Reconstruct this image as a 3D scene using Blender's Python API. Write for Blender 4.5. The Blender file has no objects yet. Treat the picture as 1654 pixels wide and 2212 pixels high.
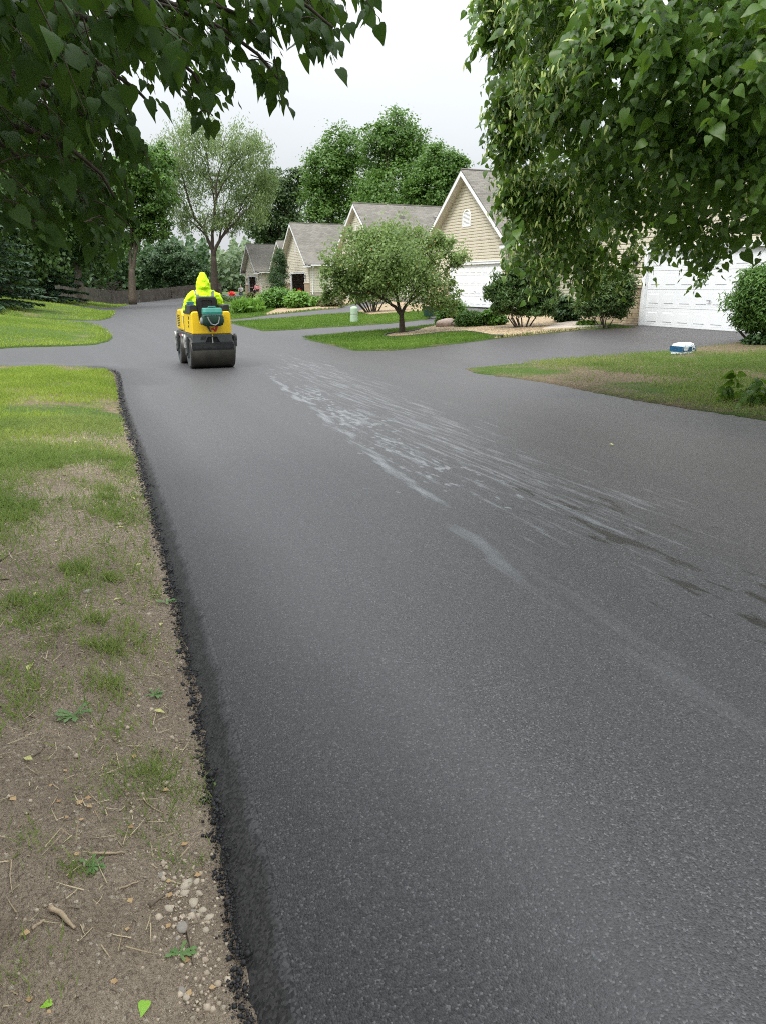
import bpy, bmesh, math, random
import numpy as np
from mathutils import Vector, Matrix
from mathutils.geometry import delaunay_2d_cdt
random.seed(7); RNG = np.random.default_rng(7)
SC = bpy.context.scene; COL = SC.collection
rad = math.radians
# ------------------------------------------------------------------ camera
YAW, PITCH, CH, FPX = rad(23.5), rad(17.0), 1.55, 1600.0
cam_d = bpy.data.cameras.new('camera'); cam = bpy.data.objects.new('camera', cam_d); COL.objects.link(cam)
cam.location = (0, 0, CH); cam.rotation_euler = (rad(90) - PITCH, 0, -YAW)
cam_d.sensor_fit = 'VERTICAL'; cam_d.sensor_height = 36; cam_d.lens = 36 * FPX / 2212
cam_d.clip_start = .05; cam_d.clip_end = 3000
SC.camera = cam
# ------------------------------------------------------------------ overcast sky
SUN_EL, SUN_AZ = rad(55), rad(-112)
W = bpy.data.worlds.new('World'); SC.world = W; W.use_nodes = True
nt = W.node_tree; N = nt.nodes; L = nt.links; N.clear()
sky = N.new('ShaderNodeTexSky'); sky.sky_type = 'NISHITA'; sky.sun_disc = False
sky.sun_elevation = SUN_EL; sky.sun_rotation = SUN_AZ; sky.air_density = 1.2; sky.dust_density = 4
tc = N.new('ShaderNodeTexCoord'); sep = N.new('ShaderNodeSeparateXYZ'); L.new(tc.outputs['Generated'], sep.inputs[0])
mx = N.new('ShaderNodeMath'); mx.operation = 'MAXIMUM'; mx.inputs[1].default_value = 0; L.new(sep.outputs['Z'], mx.inputs[0])
pw = N.new('ShaderNodeMath'); pw.operation = 'POWER'; pw.inputs[1].default_value = 1.7; L.new(mx.outputs[0], pw.inputs[0])
gr = N.new('ShaderNodeMath'); gr.operation = 'MULTIPLY_ADD'; gr.inputs[1].default_value = 20.0; gr.inputs[2].default_value = 4.3
L.new(pw.outputs[0], gr.inputs[0])                       # overcast luminance: the zenith about three times the horizon
no = N.new('ShaderNodeTexNoise'); no.inputs['Scale'].default_value = 1.6; no.inputs['Detail'].default_value = 4
mp = N.new('ShaderNodeMapping'); mp.inputs['Scale'].default_value = (1, 1, 3); L.new(tc.outputs['Generated'], mp.inputs[0]); L.new(mp.outputs[0], no.inputs[0])
ma = N.new('ShaderNodeMapRange'); ma.inputs[1].default_value = .3; ma.inputs[2].default_value = .7; ma.inputs[3].default_value = .90; ma.inputs[4].default_value = 1.08
L.new(no.outputs[0], ma.inputs[0])
ml = N.new('ShaderNodeMath'); ml.operation = 'MULTIPLY'; L.new(gr.outputs[0], ml.inputs[0]); L.new(ma.outputs[0], ml.inputs[1])
cl = N.new('ShaderNodeVectorMath'); cl.operation = 'SCALE'; cl.inputs[0].default_value = (.945, .985, 1.02); L.new(ml.outputs[0], cl.inputs['Scale'])
mix = N.new('ShaderNodeMix'); mix.data_type = 'RGBA'; mix.inputs[0].default_value = .93
L.new(sky.outputs[0], mix.inputs[6]); L.new(cl.outputs[0], mix.inputs[7])
bg = N.new('ShaderNodeBackground'); bg.inputs['Strength'].default_value = .1
wo = N.new('ShaderNodeOutputWorld'); L.new(mix.outputs[2], bg.inputs[0]); L.new(bg.outputs[0], wo.inputs[0])
sd = bpy.data.lights.new('sun', 'SUN'); sd.energy = 1.5; sd.angle = rad(14); sd.color = (1, .97, .92)
sun = bpy.data.objects.new('sun', sd); COL.objects.link(sun)
sun.rotation_euler = Vector((-math.sin(SUN_AZ) * math.cos(SUN_EL), -math.cos(SUN_AZ) * math.cos(SUN_EL), -math.sin(SUN_EL))).to_track_quat('-Z', 'Y').to_euler()
SC.view_settings.view_transform = 'Standard'; SC.view_settings.look = 'None'; SC.view_settings.gamma = 1
SC.view_settings.use_curve_mapping = False; SC.view_settings.exposure = 0.80
SC.render.engine = 'CYCLES'; SC.cycles.filter_width = 1.05; SC.cycles.use_denoising = False; SC.cycles.max_bounces = 7; SC.cycles.transparent_max_bounces = 4
# ------------------------------------------------------------------ terrain and pixel rays
def ss(a, b, t):
    t = np.clip((np.asarray(t, float) - a) / (b - a), 0, 1); return t * t * (3 - 2 * t)
def T(x, y):
    x = np.asarray(x, float); y = np.asarray(y, float)
    r = .40 * ss(7.5, 17, x) + .012 * np.clip(x - 17, 0, 15)
    far = -.45 * ss(45, 100, y) * (1 - ss(12, 22, x))
    xl = np.interp(y, [0, 15, 22, 27, 34, 37, 50, 72, 100], [.9, .9, 1, 1.7, 1.9, 2.1, 3.7, 6.0, 8])
    h = 1.8 * np.tanh(.13 * np.clip(xl - .6 - x, 0, 60) / 1.8) * ss(20.5, 24, y) * (1 - .75 * np.exp(-((y - 36.2) / 1.8) ** 2))
    n = .02 * np.clip(.3 - x, 0, 10) * (1 - ss(14, 16.5, y))
    return r + far + h + np.minimum(n, .25)
CF = np.array([math.sin(YAW) * math.cos(PITCH), math.cos(YAW) * math.cos(PITCH), -math.sin(PITCH)])
CR = np.array([math.cos(YAW), -math.sin(YAW), 0.]); CU = np.cross(CR, CF); CC = np.array([0, 0, CH])
def ray(px, py): return CF + CR * (px - 827) / FPX + CU * (1106 - py) / FPX
def at(px, py, dz=0.):
    d = ray(px, py); z = 0.
    for _ in range(60):
        t = (z + dz - CH) / d[2]; t = min(t, 260) if t > 0 else 260
        p = CC + d * t; z = .5 * z + .5 * float(T(p[0], p[1]))
    return float(p[0]), float(p[1])
def proj(P):
    v = np.asarray(P, float) - CC; w = v @ CF
    return 827 + FPX * (v @ CR) / w, 1106 - FPX * (v @ CU) / w, w
def col_at(px, D):
    d = ray(px, 617); h = math.hypot(d[0], d[1]); return d[0] / h * D, d[1] / h * D
def pol(*pts): return [at(*p) for p in pts]
# ------------------------------------------------------------------ object bookkeeping
def tag(o, label=None, cat=None, group=None, kind=None):
    if label: o['label'] = label
    if cat: o['category'] = cat
    if group: o['group'] = group
    if kind: o['kind'] = kind
    return o
def empty(name, loc, rz=0, label=None, cat=None, group=None):
    o = bpy.data.objects.new(name, None); COL.objects.link(o); o.location = loc; o.rotation_euler = (0, 0, rz); o.empty_display_size = .1
    return tag(o, label, cat, group)
def kids(o): return [c for c in COL.objects if c.parent == o]
def copy_tree(o, parent=None):
    c = o.copy(); COL.objects.link(c)
    if parent: c.parent = parent
    for ch in kids(o): copy_tree(ch, c)
    return c
class MB:
    """collects polygons; build() links them as one mesh object"""
    def __init__(s): s.v = []; s.f = []; s.m = []
    def add(s, vs, fs, m=0):
        b = len(s.v); s.v += [tuple(map(float, q)) for q in vs]; s.f += [tuple(b + i for i in f) for f in fs]; s.m += [m] * len(fs); return s
    def box(s, x0, x1, y0, y1, z0, z1, m=0):
        return s.add([(x0, y0, z0), (x1, y0, z0), (x1, y1, z0), (x0, y1, z0), (x0, y0, z1), (x1, y0, z1), (x1, y1, z1), (x0, y1, z1)],
                     [(0, 3, 2, 1), (4, 5, 6, 7), (0, 1, 5, 4), (1, 2, 6, 5), (2, 3, 7, 6), (3, 0, 4, 7)], m)
    def prism(s, poly, axis, a, b, m=0):
        n = len(poly)
        def q(u, v, w): return {'x': (w, u, v), 'y': (u, w, v), 'z': (u, v, w)}[axis]
        vs = [q(u, v, a) for u, v in poly] + [q(u, v, b) for u, v in poly]
        return s.add(vs, [tuple(range(n))[::-1], tuple(range(n, 2 * n))] + [(i, (i + 1) % n, n + (i + 1) % n, n + i) for i in range(n)], m)
    def tube(s, path, rr, n=8, m=0, cap=True):
        P = [Vector(p) for p in path]
        if not hasattr(rr, '__len__'): rr = [rr] * len(P)
        vs = []; fs = []; up = Vector((0, 0, 1)); prev = None
        for i, p in enumerate(P):
            d = (P[min(i + 1, len(P) - 1)] - P[max(i - 1, 0)]).normalized()
            a = prev - d * prev.dot(d) if prev is not None else d.cross(up if abs(d.z) < .95 else Vector((1, 0, 0)))
            a = a.normalized(); b = d.cross(a); prev = a
            for k in range(n):
                t = 2 * math.pi * k / n; vs.append(p + (a * math.cos(t) + b * math.sin(t)) * rr[i])
        for i in range(len(P) - 1):
            for k in range(n): fs.append((i * n + k, i * n + (k + 1) % n, (i + 1) * n + (k + 1) % n, (i + 1) * n + k))
        if cap: fs += [tuple(range(n))[::-1], tuple(range((len(P) - 1) * n, len(P) * n))]
        return s.add(vs, fs, m)
    def lathe(s, prof, n=24, c=(0, 0, 0), m=0, axis='z'):
        vs = []; fs = []
        for r, h in prof:
            for k in range(n):
                t = 2 * math.pi * k / n; u, v = r * math.cos(t), r * math.sin(t)
                vs.append({'z': (c[0] + u, c[1] + v, c[2] + h), 'x': (c[0] + h, c[1] + u, c[2] + v), 'y': (c[0] + u, c[1] + h, c[2] + v)}[axis])
        for i in range(len(prof) - 1):
            for k in range(n): fs.append((i * n + k, i * n + (k + 1) % n, (i + 1) * n + (k + 1) % n, (i + 1) * n + k))
        fs += [tuple(range(n))[::-1], tuple(range((len(prof) - 1) * n, len(prof) * n))]
        return s.add(vs, fs, m)
    def loft(s, rings, m=0, cap=True):
        n = len(rings[0]); vs = [p for r in rings for p in r]; fs = []
        for i in range(len(rings) - 1):
            for k in range(n): fs.append((i * n + k, i * n + (k + 1) % n, (i + 1) * n + (k + 1) % n, (i + 1) * n + k))
        if cap: fs += [tuple(range(n))[::-1], tuple(range((len(rings) - 1) * n, len(rings) * n))]
        return s.add(vs, fs, m)
    def blob(s, c, r, seg=14, rings=9, m=0, jit=0):
        vs = []; fs = []
        for i in range(rings + 1):
            ph = math.pi * i / rings
            for k in range(seg):
                t = 2 * math.pi * k / seg; j = 1 + jit * (random.random() - .5)
                vs.append((c[0] + r[0] * j * math.sin(ph) * math.cos(t), c[1] + r[1] * j * math.sin(ph) * math.sin(t), c[2] + r[2] * j * math.cos(ph)))
        for i in range(rings):
            for k in range(seg): fs.append((i * seg + k, (i + 1) * seg + k, (i + 1) * seg + (k + 1) % seg, i * seg + (k + 1) % seg))
        return s.add(vs, fs, m)
    def build(s, name, mat, parent=None, smooth=False, bevel=0, sub=0, label=None):
        me = bpy.data.meshes.new(name); me.from_pydata(s.v, [], s.f)
        for q in (mat if isinstance(mat, (list, tuple)) else [mat]): me.materials.append(q)
        me.polygons.foreach_set('material_index', s.m)
        bm = bmesh.new(); bm.from_mesh(me); bmesh.ops.remove_doubles(bm, verts=bm.verts, dist=1e-5); bmesh.ops.recalc_face_normals(bm, faces=bm.faces)
        if bevel:
            es = [e for e in bm.edges if len(e.link_faces) == 2 and e.calc_face_angle(0) > .6]
            bmesh.ops.bevel(bm, geom=es, offset=bevel, segments=2, affect='EDGES', profile=.5)
        bm.to_mesh(me); bm.free()
        o = bpy.data.objects.new(name, me); COL.objects.link(o)
        if smooth: me.polygons.foreach_set('use_smooth', [True] * len(me.polygons))
        if sub:
            md = o.modifiers.new('sub', 'SUBSURF'); md.levels = md.render_levels = sub
        if parent: o.parent = parent
        if label: o['label'] = label
        return o
def build_np(name, V, F, mat, parent=None, rnd=None, smooth=False, mi=None):
    me = bpy.data.meshes.new(name); n = len(V); F = np.asarray(F, np.int32); k = F.shape[1]
    me.vertices.add(n); me.vertices.foreach_set('co', np.asarray(V, np.float32).ravel())
    me.loops.add(F.size); me.loops.foreach_set('vertex_index', F.ravel())
    me.polygons.add(len(F)); me.polygons.foreach_set('loop_start', np.arange(0, F.size, k, dtype=np.int32))
    for q in (mat if isinstance(mat, (list, tuple)) else [mat]): me.materials.append(q)
    if mi is not None: me.polygons.foreach_set('material_index', np.asarray(mi, np.int32))
    if smooth: me.polygons.foreach_set('use_smooth', [True] * len(F))
    if rnd is not None:
        a = me.attributes.new('rnd', 'FLOAT', 'POINT'); a.data.foreach_set('value', np.asarray(rnd, np.float32))
    me.update(calc_edges=True); me.validate()
    o = bpy.data.objects.new(name, me); COL.objects.link(o)
    if parent: o.parent = parent
    return o
def unit(a): return a / np.maximum(np.linalg.norm(a, axis=-1, keepdims=True), 1e-9)
def scatter(tv, tf, O, A, Nn, sc, rnd=None):
    """copies of a template (side, along, up) at points O, tip direction A, normal Nn, size sc"""
    tv = np.asarray(tv, float); tf = np.asarray(tf, np.int64); n = len(O)
    A = unit(A); S = unit(np.cross(A, Nn)); U = np.cross(S, A)
    sc = np.asarray(sc, float); sc = sc[:, None] * np.ones(3) if sc.ndim == 1 else sc
    V = O[:, None, :] + (tv[None, :, 0:1] * sc[:, None, 0:1]) * S[:, None, :] + (tv[None, :, 1:2] * sc[:, None, 1:2]) * A[:, None, :] + (tv[None, :, 2:3] * sc[:, None, 2:3]) * U[:, None, :]
    F = tf[None] + (np.arange(n) * len(tv))[:, None, None]
    r = RNG.random(n) if rnd is None else rnd
    return V.reshape(-1, 3), F.reshape(-1, tf.shape[1]), np.repeat(r, len(tv))
def cat(*parts):
    V = []; F = []; R = []; b = 0
    for v, f, r in parts:
        V.append(v); F.append(f + b); R.append(r); b += len(v)
    return np.concatenate(V), np.concatenate(F), np.concatenate(R)
# ------------------------------------------------------------------ materials
class NT:
    def __init__(s, name):
        s.m = bpy.data.materials.new(name); s.m.use_nodes = True; s.t = s.m.node_tree; s.t.nodes.clear()
        s.out = s.n('ShaderNodeOutputMaterial'); s.co = s.n('ShaderNodeTexCoord')
    def n(s, kind, **kw):
        q = s.t.nodes.new(kind)
        for k, v in kw.items(): setattr(q, k, v)
        return q
    def l(s, a, b): s.t.links.new(a, b)
    def noise(s, scale, detail=4, stretch=None, src=None, rough=.55):
        q = s.n('ShaderNodeTexNoise'); q.inputs['Scale'].default_value = scale; q.inputs['Detail'].default_value = detail; q.inputs['Roughness'].default_value = rough
        v = src or s.co.outputs['Object']
        if stretch:
            m = s.n('ShaderNodeMapping'); m.inputs['Scale'].default_value = stretch; s.l(v, m.inputs[0]); v = m.outputs[0]
        s.l(v, q.inputs['Vector']); return q.outputs[0]
    def vor(s, scale, feature='F1', out='Distance', src=None):
        q = s.n('ShaderNodeTexVoronoi', feature=feature); q.inputs['Scale'].default_value = scale; s.l(src or s.co.outputs['Object'], q.inputs['Vector']); return q.outputs[out]
    def rng(s, v, a, b, c=0., d=1.):
        q = s.n('ShaderNodeMapRange'); q.inputs[1].default_value = a; q.inputs[2].default_value = b; q.inputs[3].default_value = c; q.inputs[4].default_value = d; s.l(v, q.inputs[0]); return q.outputs[0]
    def math(s, op, a, b=None, c=None):
        q = s.n('ShaderNodeMath', operation=op)
        for i, v in enumerate((a, b, c)):
            if v is None: continue
            if isinstance(v, (int, float)): q.inputs[i].default_value = v
            else: s.l(v, q.inputs[i])
        return q.outputs[0]
    def mix(s, f, a, b):
        q = s.n('ShaderNodeMix', data_type='RGBA')
        for i, v in ((0, f), (6, a), (7, b)):
            if isinstance(v, (int, float)): q.inputs[i].default_value = v
            elif isinstance(v, tuple): q.inputs[i].default_value = (*v, 1)
            else: s.l(v, q.inputs[i])
        return q.outputs[2]
    def bump(s, h, strength=.5, dist=.01, prev=None):
        q = s.n('ShaderNodeBump'); q.inputs['Strength'].default_value = strength; q.inputs['Distance'].default_value = dist; s.l(h, q.inputs['Height'])
        if prev: s.l(prev, q.inputs['Normal'])
        return q.outputs[0]
    def pbr(s, col, rough=.6, spec=.5, metal=0., nrm=None, coat=0):
        q = s.n('ShaderNodeBsdfPrincipled')
        for k, v in (('Base Color', col), ('Roughness', rough), ('Specular IOR Level', spec), ('Metallic', metal), ('Coat Weight', coat)):
            if isinstance(v, (int, float)): q.inputs[k].default_value = v
            elif isinstance(v, tuple): q.inputs[k].default_value = (*v, 1)
            else: s.l(v, q.inputs[k])
        if nrm: s.l(nrm, q.inputs['Normal'])
        return q.outputs[0]
    def done(s, sh): s.l(sh, s.out.inputs['Surface']); return s.m
def mul(c, k): return tuple(min(1, v * k) for v in c)
def M(name, col, rough=.6, var=.15, vs=6., bs=0, bstr=.3, bd=.004, spec=.5, metal=0., coat=0):
    t = NT(name); c = t.mix(t.rng(t.noise(vs), .3, .7), mul(col, 1 - var), mul(col, 1 + var)); nr = t.bump(t.noise(bs), bstr, bd) if bs else None
    rr = t.rng(t.noise(vs * 2.3), .3, .7, max(0, rough - .07), min(1, rough + .07))
    return t.done(t.pbr(c, rr, spec, metal, nr, coat))
def leafmat(name, c1, c2, tr=.35, rough=.45, spec=.4, tcol=None):
    t = NT(name); a = t.n('ShaderNodeAttribute', attribute_name='rnd')
    c = t.mix(a.outputs['Fac'], c1, c2)
    p = t.pbr(c, rough, spec); q = t.n('ShaderNodeBsdfTranslucent')
    tc = t.mix(.5, c, tcol or mul(c2, 2.0)); t.l(tc, q.inputs[0])
    m = t.n('ShaderNodeMixShader'); m.inputs[0].default_value = tr; t.l(p, m.inputs[1]); t.l(q.outputs[0], m.inputs[2])
    return t.done(m.outputs[0])
# ------------------------------------------------------------------ ground materials
def asphalt_mat():
    t = NT('asphalt'); P = t.co.outputs['Object']
    sp = t.n('ShaderNodeSeparateXYZ'); t.l(P, sp.inputs[0]); X, Y = sp.outputs[0], sp.outputs[1]
    v = t.n('ShaderNodeTexVoronoi', feature='F1'); v.inputs['Scale'].default_value = 185; t.l(P, v.inputs['Vector'])
    vs = t.n('ShaderNodeSeparateColor'); t.l(v.outputs['Color'], vs.inputs[0])
    big = t.noise(.7, 3, (1, .25, 1)); fine = t.noise(70, 4)
    c = t.mix(t.rng(vs.outputs[0], .0, 1.), (.015, .0145, .0155), (.084, .081, .084))
    c = t.mix(t.math('MULTIPLY', t.rng(vs.outputs[1], .91, .97), .75), c, (.21, .205, .205))      # pale chips of aggregate
    lan = t.noise(1.6, 3, (1, .03, 1)); c = t.mix(t.rng(big, .25, .75, 0, .4), c, (.064, .061, .062)); c = t.mix(t.rng(lan, .38, .62, 0, .35), c, (.036, .034, .034)); c = t.mix(t.math('MULTIPLY', t.rng(X, 3.2, 5.5), .25), c, (.070, .056, .054))
    c = t.mix(t.rng(fine, .3, .7, 0, .35), c, (.025, .024, .026))
    h = t.math('ADD', t.math('MULTIPLY', v.outputs['Distance'], -1.0), t.math('MULTIPLY', fine, .6))
    n1 = t.bump(h, .32, .004)
    # wet streaks left by the roller; their sky sheen is put into the pale colour
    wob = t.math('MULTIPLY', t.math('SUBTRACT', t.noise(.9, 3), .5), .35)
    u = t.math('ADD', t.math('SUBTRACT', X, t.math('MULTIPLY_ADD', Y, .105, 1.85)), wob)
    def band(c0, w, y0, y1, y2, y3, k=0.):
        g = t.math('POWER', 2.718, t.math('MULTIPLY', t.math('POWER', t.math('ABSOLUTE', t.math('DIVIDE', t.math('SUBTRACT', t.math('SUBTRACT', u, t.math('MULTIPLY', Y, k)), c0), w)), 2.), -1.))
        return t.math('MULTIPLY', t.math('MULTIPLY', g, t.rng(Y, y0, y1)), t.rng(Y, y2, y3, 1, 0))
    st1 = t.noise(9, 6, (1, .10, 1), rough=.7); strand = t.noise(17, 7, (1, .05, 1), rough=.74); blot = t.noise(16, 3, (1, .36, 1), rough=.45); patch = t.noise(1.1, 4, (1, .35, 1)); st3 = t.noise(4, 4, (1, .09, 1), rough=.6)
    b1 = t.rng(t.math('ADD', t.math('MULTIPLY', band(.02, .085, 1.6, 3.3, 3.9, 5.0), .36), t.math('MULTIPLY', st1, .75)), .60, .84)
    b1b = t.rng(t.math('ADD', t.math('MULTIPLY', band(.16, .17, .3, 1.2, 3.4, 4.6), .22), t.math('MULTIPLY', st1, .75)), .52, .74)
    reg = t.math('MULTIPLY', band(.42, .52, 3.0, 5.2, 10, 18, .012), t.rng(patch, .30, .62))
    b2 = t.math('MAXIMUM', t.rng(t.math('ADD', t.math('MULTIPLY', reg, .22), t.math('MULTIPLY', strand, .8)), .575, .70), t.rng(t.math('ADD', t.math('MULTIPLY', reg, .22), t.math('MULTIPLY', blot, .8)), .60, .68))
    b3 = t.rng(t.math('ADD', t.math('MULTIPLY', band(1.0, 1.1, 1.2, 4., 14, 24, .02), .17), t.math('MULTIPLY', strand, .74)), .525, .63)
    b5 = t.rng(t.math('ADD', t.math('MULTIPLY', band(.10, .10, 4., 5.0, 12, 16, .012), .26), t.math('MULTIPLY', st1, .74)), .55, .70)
    film_sheen = t.math('MAXIMUM', t.math('MAXIMUM', t.math('MULTIPLY', t.math('MAXIMUM', b1, t.math('MULTIPLY', b1b, .5)), .5), t.math('MULTIPLY', b2, .85)), t.math('MAXIMUM', t.math('MULTIPLY', b3, .7), b5))
    st4 = t.noise(8, 5, (1, .17, 1), rough=.62)
    wet = t.rng(t.math('ADD', t.math('MULTIPLY', band(.95, .55, .6, 1.5, 4.6, 6.5, .02), .12), t.math('MULTIPLY', st4, .8)), .548, .585)
    c = t.mix(t.math('MULTIPLY', film_sheen, .75), c, (.205, .215, .23)); c = t.mix(t.math('MULTIPLY', wet, .88), c, (.014, .013, .012))
    # seams across the drive, hairline
    lane = t.rng(t.noise(.45, 3, (1, .05, 1)), .35, .65, .47, .56)
    r = t.math('SUBTRACT', lane, t.math('MULTIPLY', t.math('MAXIMUM', film_sheen, wet), .22))
    t.done(t.pbr(c, r, .5, 0, n1)); return t.m
def soil_mat():
    t = NT('soil'); a = t.noise(1.3, 5); b = t.noise(14, 5); f = t.noise(90, 4)
    c = t.mix(t.rng(a, .35, .65), (.205, .160, .115), (.385, .312, .230))
    c = t.mix(t.rng(b, .38, .62, 0, .7), c, (.29, .232, .17)); c = t.mix(t.rng(f, .5, .72, 0, .6), c, (.09, .065, .045))
    v = t.n('ShaderNodeTexVoronoi', feature='F1'); v.inputs['Scale'].default_value = 70; t.l(t.co.outputs['Object'], v.inputs['Vector'])
    vs = t.n('ShaderNodeSeparateColor'); t.l(v.outputs['Color'], vs.inputs[0])
    c = t.mix(t.math('MULTIPLY', t.rng(vs.outputs[0], .86, .95), t.rng(v.outputs['Distance'], .5, .3)), c, (.46, .40, .31))
    h = t.math('ADD', t.math('ADD', f, t.math('MULTIPLY', b, 2.)), t.math('MULTIPLY', v.outputs['Distance'], -.5))
    return t.done(t.pbr(c, .93, .2, 0, t.bump(h, 1., .03)))
def lawn_mat(name='turf_soil', g1=(.055, .10, .018), g2=(.105, .165, .03), bare=.62):
    t = NT(name); a = t.noise(.55, 5); b = t.noise(22, 4); f = t.noise(120, 3)
    c = t.mix(t.rng(b, .3, .7), g1, g2); c = t.mix(t.rng(f, .35, .7, 0, .5), c, (.03, .045, .012))
    s = t.mix(t.rng(b, .3, .7), (.12, .085, .055), (.24, .195, .125))
    c = t.mix(t.rng(a, bare - .05, bare + .06), c, s)
    return t.done(t.pbr(c, .9, .15, 0, t.bump(t.math('ADD', b, f), .8, .03)))
def gravel_mat():
    t = NT('tan_gravel'); v = t.n('ShaderNodeTexVoronoi', feature='F1'); v.inputs['Scale'].default_value = 26; t.l(t.co.outputs['Object'], v.inputs['Vector'])
    vs = t.n('ShaderNodeSeparateColor'); t.l(v.outputs['Color'], vs.inputs[0])
    c = t.mix(vs.outputs[0], (.27, .19, .105), (.55, .43, .27)); c = t.mix(t.rng(vs.outputs[1], .8, .9), c, (.13, .09, .055))
    c = t.mix(t.rng(v.outputs['Distance'], .45, .8), c, (.10, .07, .045))
    return t.done(t.pbr(c, .85, .3, 0, t.bump(v.outputs['Distance'], -1., .03)))
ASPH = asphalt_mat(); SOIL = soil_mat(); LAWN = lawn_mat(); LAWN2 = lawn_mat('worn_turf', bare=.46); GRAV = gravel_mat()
CONC = M('concrete', (.42, .36, .30), .85, .12, 3, 60, .3, .003)
# ------------------------------------------------------------------ draped sheets
def nz(x, y, s, seed):   # cheap value noise
    r = np.random.default_rng(seed); o = np.zeros(np.shape(x))
    for k in range(6):
        a = r.uniform(0, 6.28); f = s * r.uniform(.7, 1.5); o = o + np.sin((x * math.cos(a) + y * math.sin(a)) * f + r.uniform(0, 6.28))
    return o / 6
def inpoly(poly, x, y):
    x = np.asarray(x); y = np.asarray(y); c = np.zeros(x.shape, bool); n = len(poly)
    for i in range(n):
        x0, y0 = poly[i]; x1, y1 = poly[(i + 1) % n]
        if y0 == y1: continue
        c ^= ((y0 > y) != (y1 > y)) & (x < (x1 - x0) * (y - y0) / (y1 - y0) + x0)
    return c
def edist(poly, x, y):
    d = np.full(np.shape(x), 1e9); n = len(poly)
    for i in range(n):
        a = np.array(poly[i]); b = np.array(poly[(i + 1) % n]); ab = b - a; l2 = max(ab @ ab, 1e-9)
        t = np.clip(((x - a[0]) * ab[0] + (y - a[1]) * ab[1]) / l2, 0, 1)
        d = np.minimum(d, np.hypot(x - a[0] - t * ab[0], y - a[1] - t * ab[1]))
    return d
def smooth_poly(poly, step, wob=0., seed=1):
    rg = np.random.default_rng(seed); out = []
    n = len(poly)
    for i in range(n):
        a = np.array(poly[i], float); b = np.array(poly[(i + 1) % n], float); k = max(1, int(math.ceil(np.hypot(*(b - a)) / step)))
        for j in range(k): out.append(a + (b - a) * j / k + (rg.normal(0, wob, 2) if wob else 0))
    return [tuple(map(float, q)) for q in out]
def drape(name, poly, mat, zf, step=.6, skirt=.15, estep=None, wob=0.):
    pl = smooth_poly(poly, estep or step, wob); a = np.array(pl)
    gx, gy = np.meshgrid(np.arange(a[:, 0].min(), a[:, 0].max(), step), np.arange(a[:, 1].min(), a[:, 1].max(), step))
    gx = gx.ravel() + RNG.uniform(-.15, .15, gx.size) * step; gy = gy.ravel() + RNG.uniform(-.15, .15, gy.size) * step
    k = inpoly(pl, gx, gy); gx, gy = gx[k], gy[k]; k = edist(pl, gx, gy) > step * .35; gx, gy = gx[k], gy[k]
    pts = [Vector(q) for q in pl] + [Vector((float(x), float(y))) for x, y in zip(gx, gy)]; n = len(pl)
    vs, es, fs, *_ = delaunay_2d_cdt(pts, [(i, (i + 1) % n) for i in range(n)], [list(range(n))], 1, 1e-5)
    xy = np.array([[v.x, v.y] for v in vs]); ed = edist(pl, xy[:, 0], xy[:, 1]); z = zf(xy[:, 0], xy[:, 1], ed)
    V = [(x, y, q) for (x, y), q in zip(xy, z)]; F = [tuple(f) for f in fs]
    if skirt:
        from collections import Counter
        cnt = Counter()
        for f in F:
            for i in range(len(f)): cnt[tuple(sorted((f[i], f[(i + 1) % len(f)])))] += 1
        bd = [e for e, c in cnt.items() if c == 1]; low = {}
        for e in bd:
            for q in e:
                if q not in low: low[q] = len(V); V.append((V[q][0], V[q][1], V[q][2] - skirt))
        F += [(e[0], e[1], low[e[1]], low[e[0]]) for e in bd]
    me = bpy.data.meshes.new(name); me.from_pydata(V, [], F); me.materials.append(mat)
    bm = bmesh.new(); bm.from_mesh(me); bmesh.ops.recalc_face_normals(bm, faces=bm.faces)
    up = sum(f.normal.z for f in bm.faces)
    if up < 0: bmesh.ops.reverse_faces(bm, faces=bm.faces)
    bm.to_mesh(me); bm.free(); me.polygons.foreach_set('use_smooth', [True] * len(me.polygons))
    o = bpy.data.objects.new(name, me); COL.objects.link(o); o['kind'] = 'structure'; return o
# far ground, one sheet to the horizon
gx = np.concatenate([-np.geomspace(1500, 62, 14), np.arange(-60, 61, 2.5), np.geomspace(62, 1500, 14)])
gy = np.concatenate([-np.geomspace(1500, 22, 14), np.arange(-20, 141, 2.5), np.geomspace(142, 1500, 14)])
XX, YY = np.meshgrid(gx, gy); ZZ = T(XX, YY) - .16; nx = len(gx)
idx = np.arange(len(gx) * len(gy)).reshape(len(gy), nx)
Fq = np.stack([idx[:-1, :-1], idx[:-1, 1:], idx[1:, 1:], idx[1:, :-1]], -1).reshape(-1, 4)
g = build_np('ground', np.stack([XX.ravel(), YY.ravel(), ZZ.ravel()], 1), Fq, LAWN, smooth=True); g['kind'] = 'structure'
# road: shoulder slopes down to the soil on the near left
LEFT = [(.02, -3), (.12, .3), (.21, 1.25), (.26, 1.67), (.33, 2.47), (.38, 3.09), (.45, 4.11), (.53, 5.64), (.60, 6.94), (.71, 9.62), (.79, 11.3), (.93, 13.5), (1.0, 14.6), (.98, 15.4), (.85, 16.0), (.5, 16.35)]
SHW = lambda y: np.interp(y, [0, 3, 8, 15], [.125, .13, .10, .08])
ROADP = [(x + float(SHW(y)) * (1 if y < 15 else .5), y) for x, y in LEFT] + [(-1.04, 16.9), (-4, 17.6), (-14, 19), (-14, 108), (24, 108), (24.3, 40), (20.2, 40), (20.2, 19), (16.5, 19), (16.5, -3)]
LA = np.array(LEFT)
def road_z(x, y, ed):
    xl = np.interp(y, LA[:, 1], LA[:, 0]); d = x - xl
    sh = np.where(y < 17, 1 - ss(-.03, SHW(y) * .95, d), 0)
    return T(x, y) - .075 * sh
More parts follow.
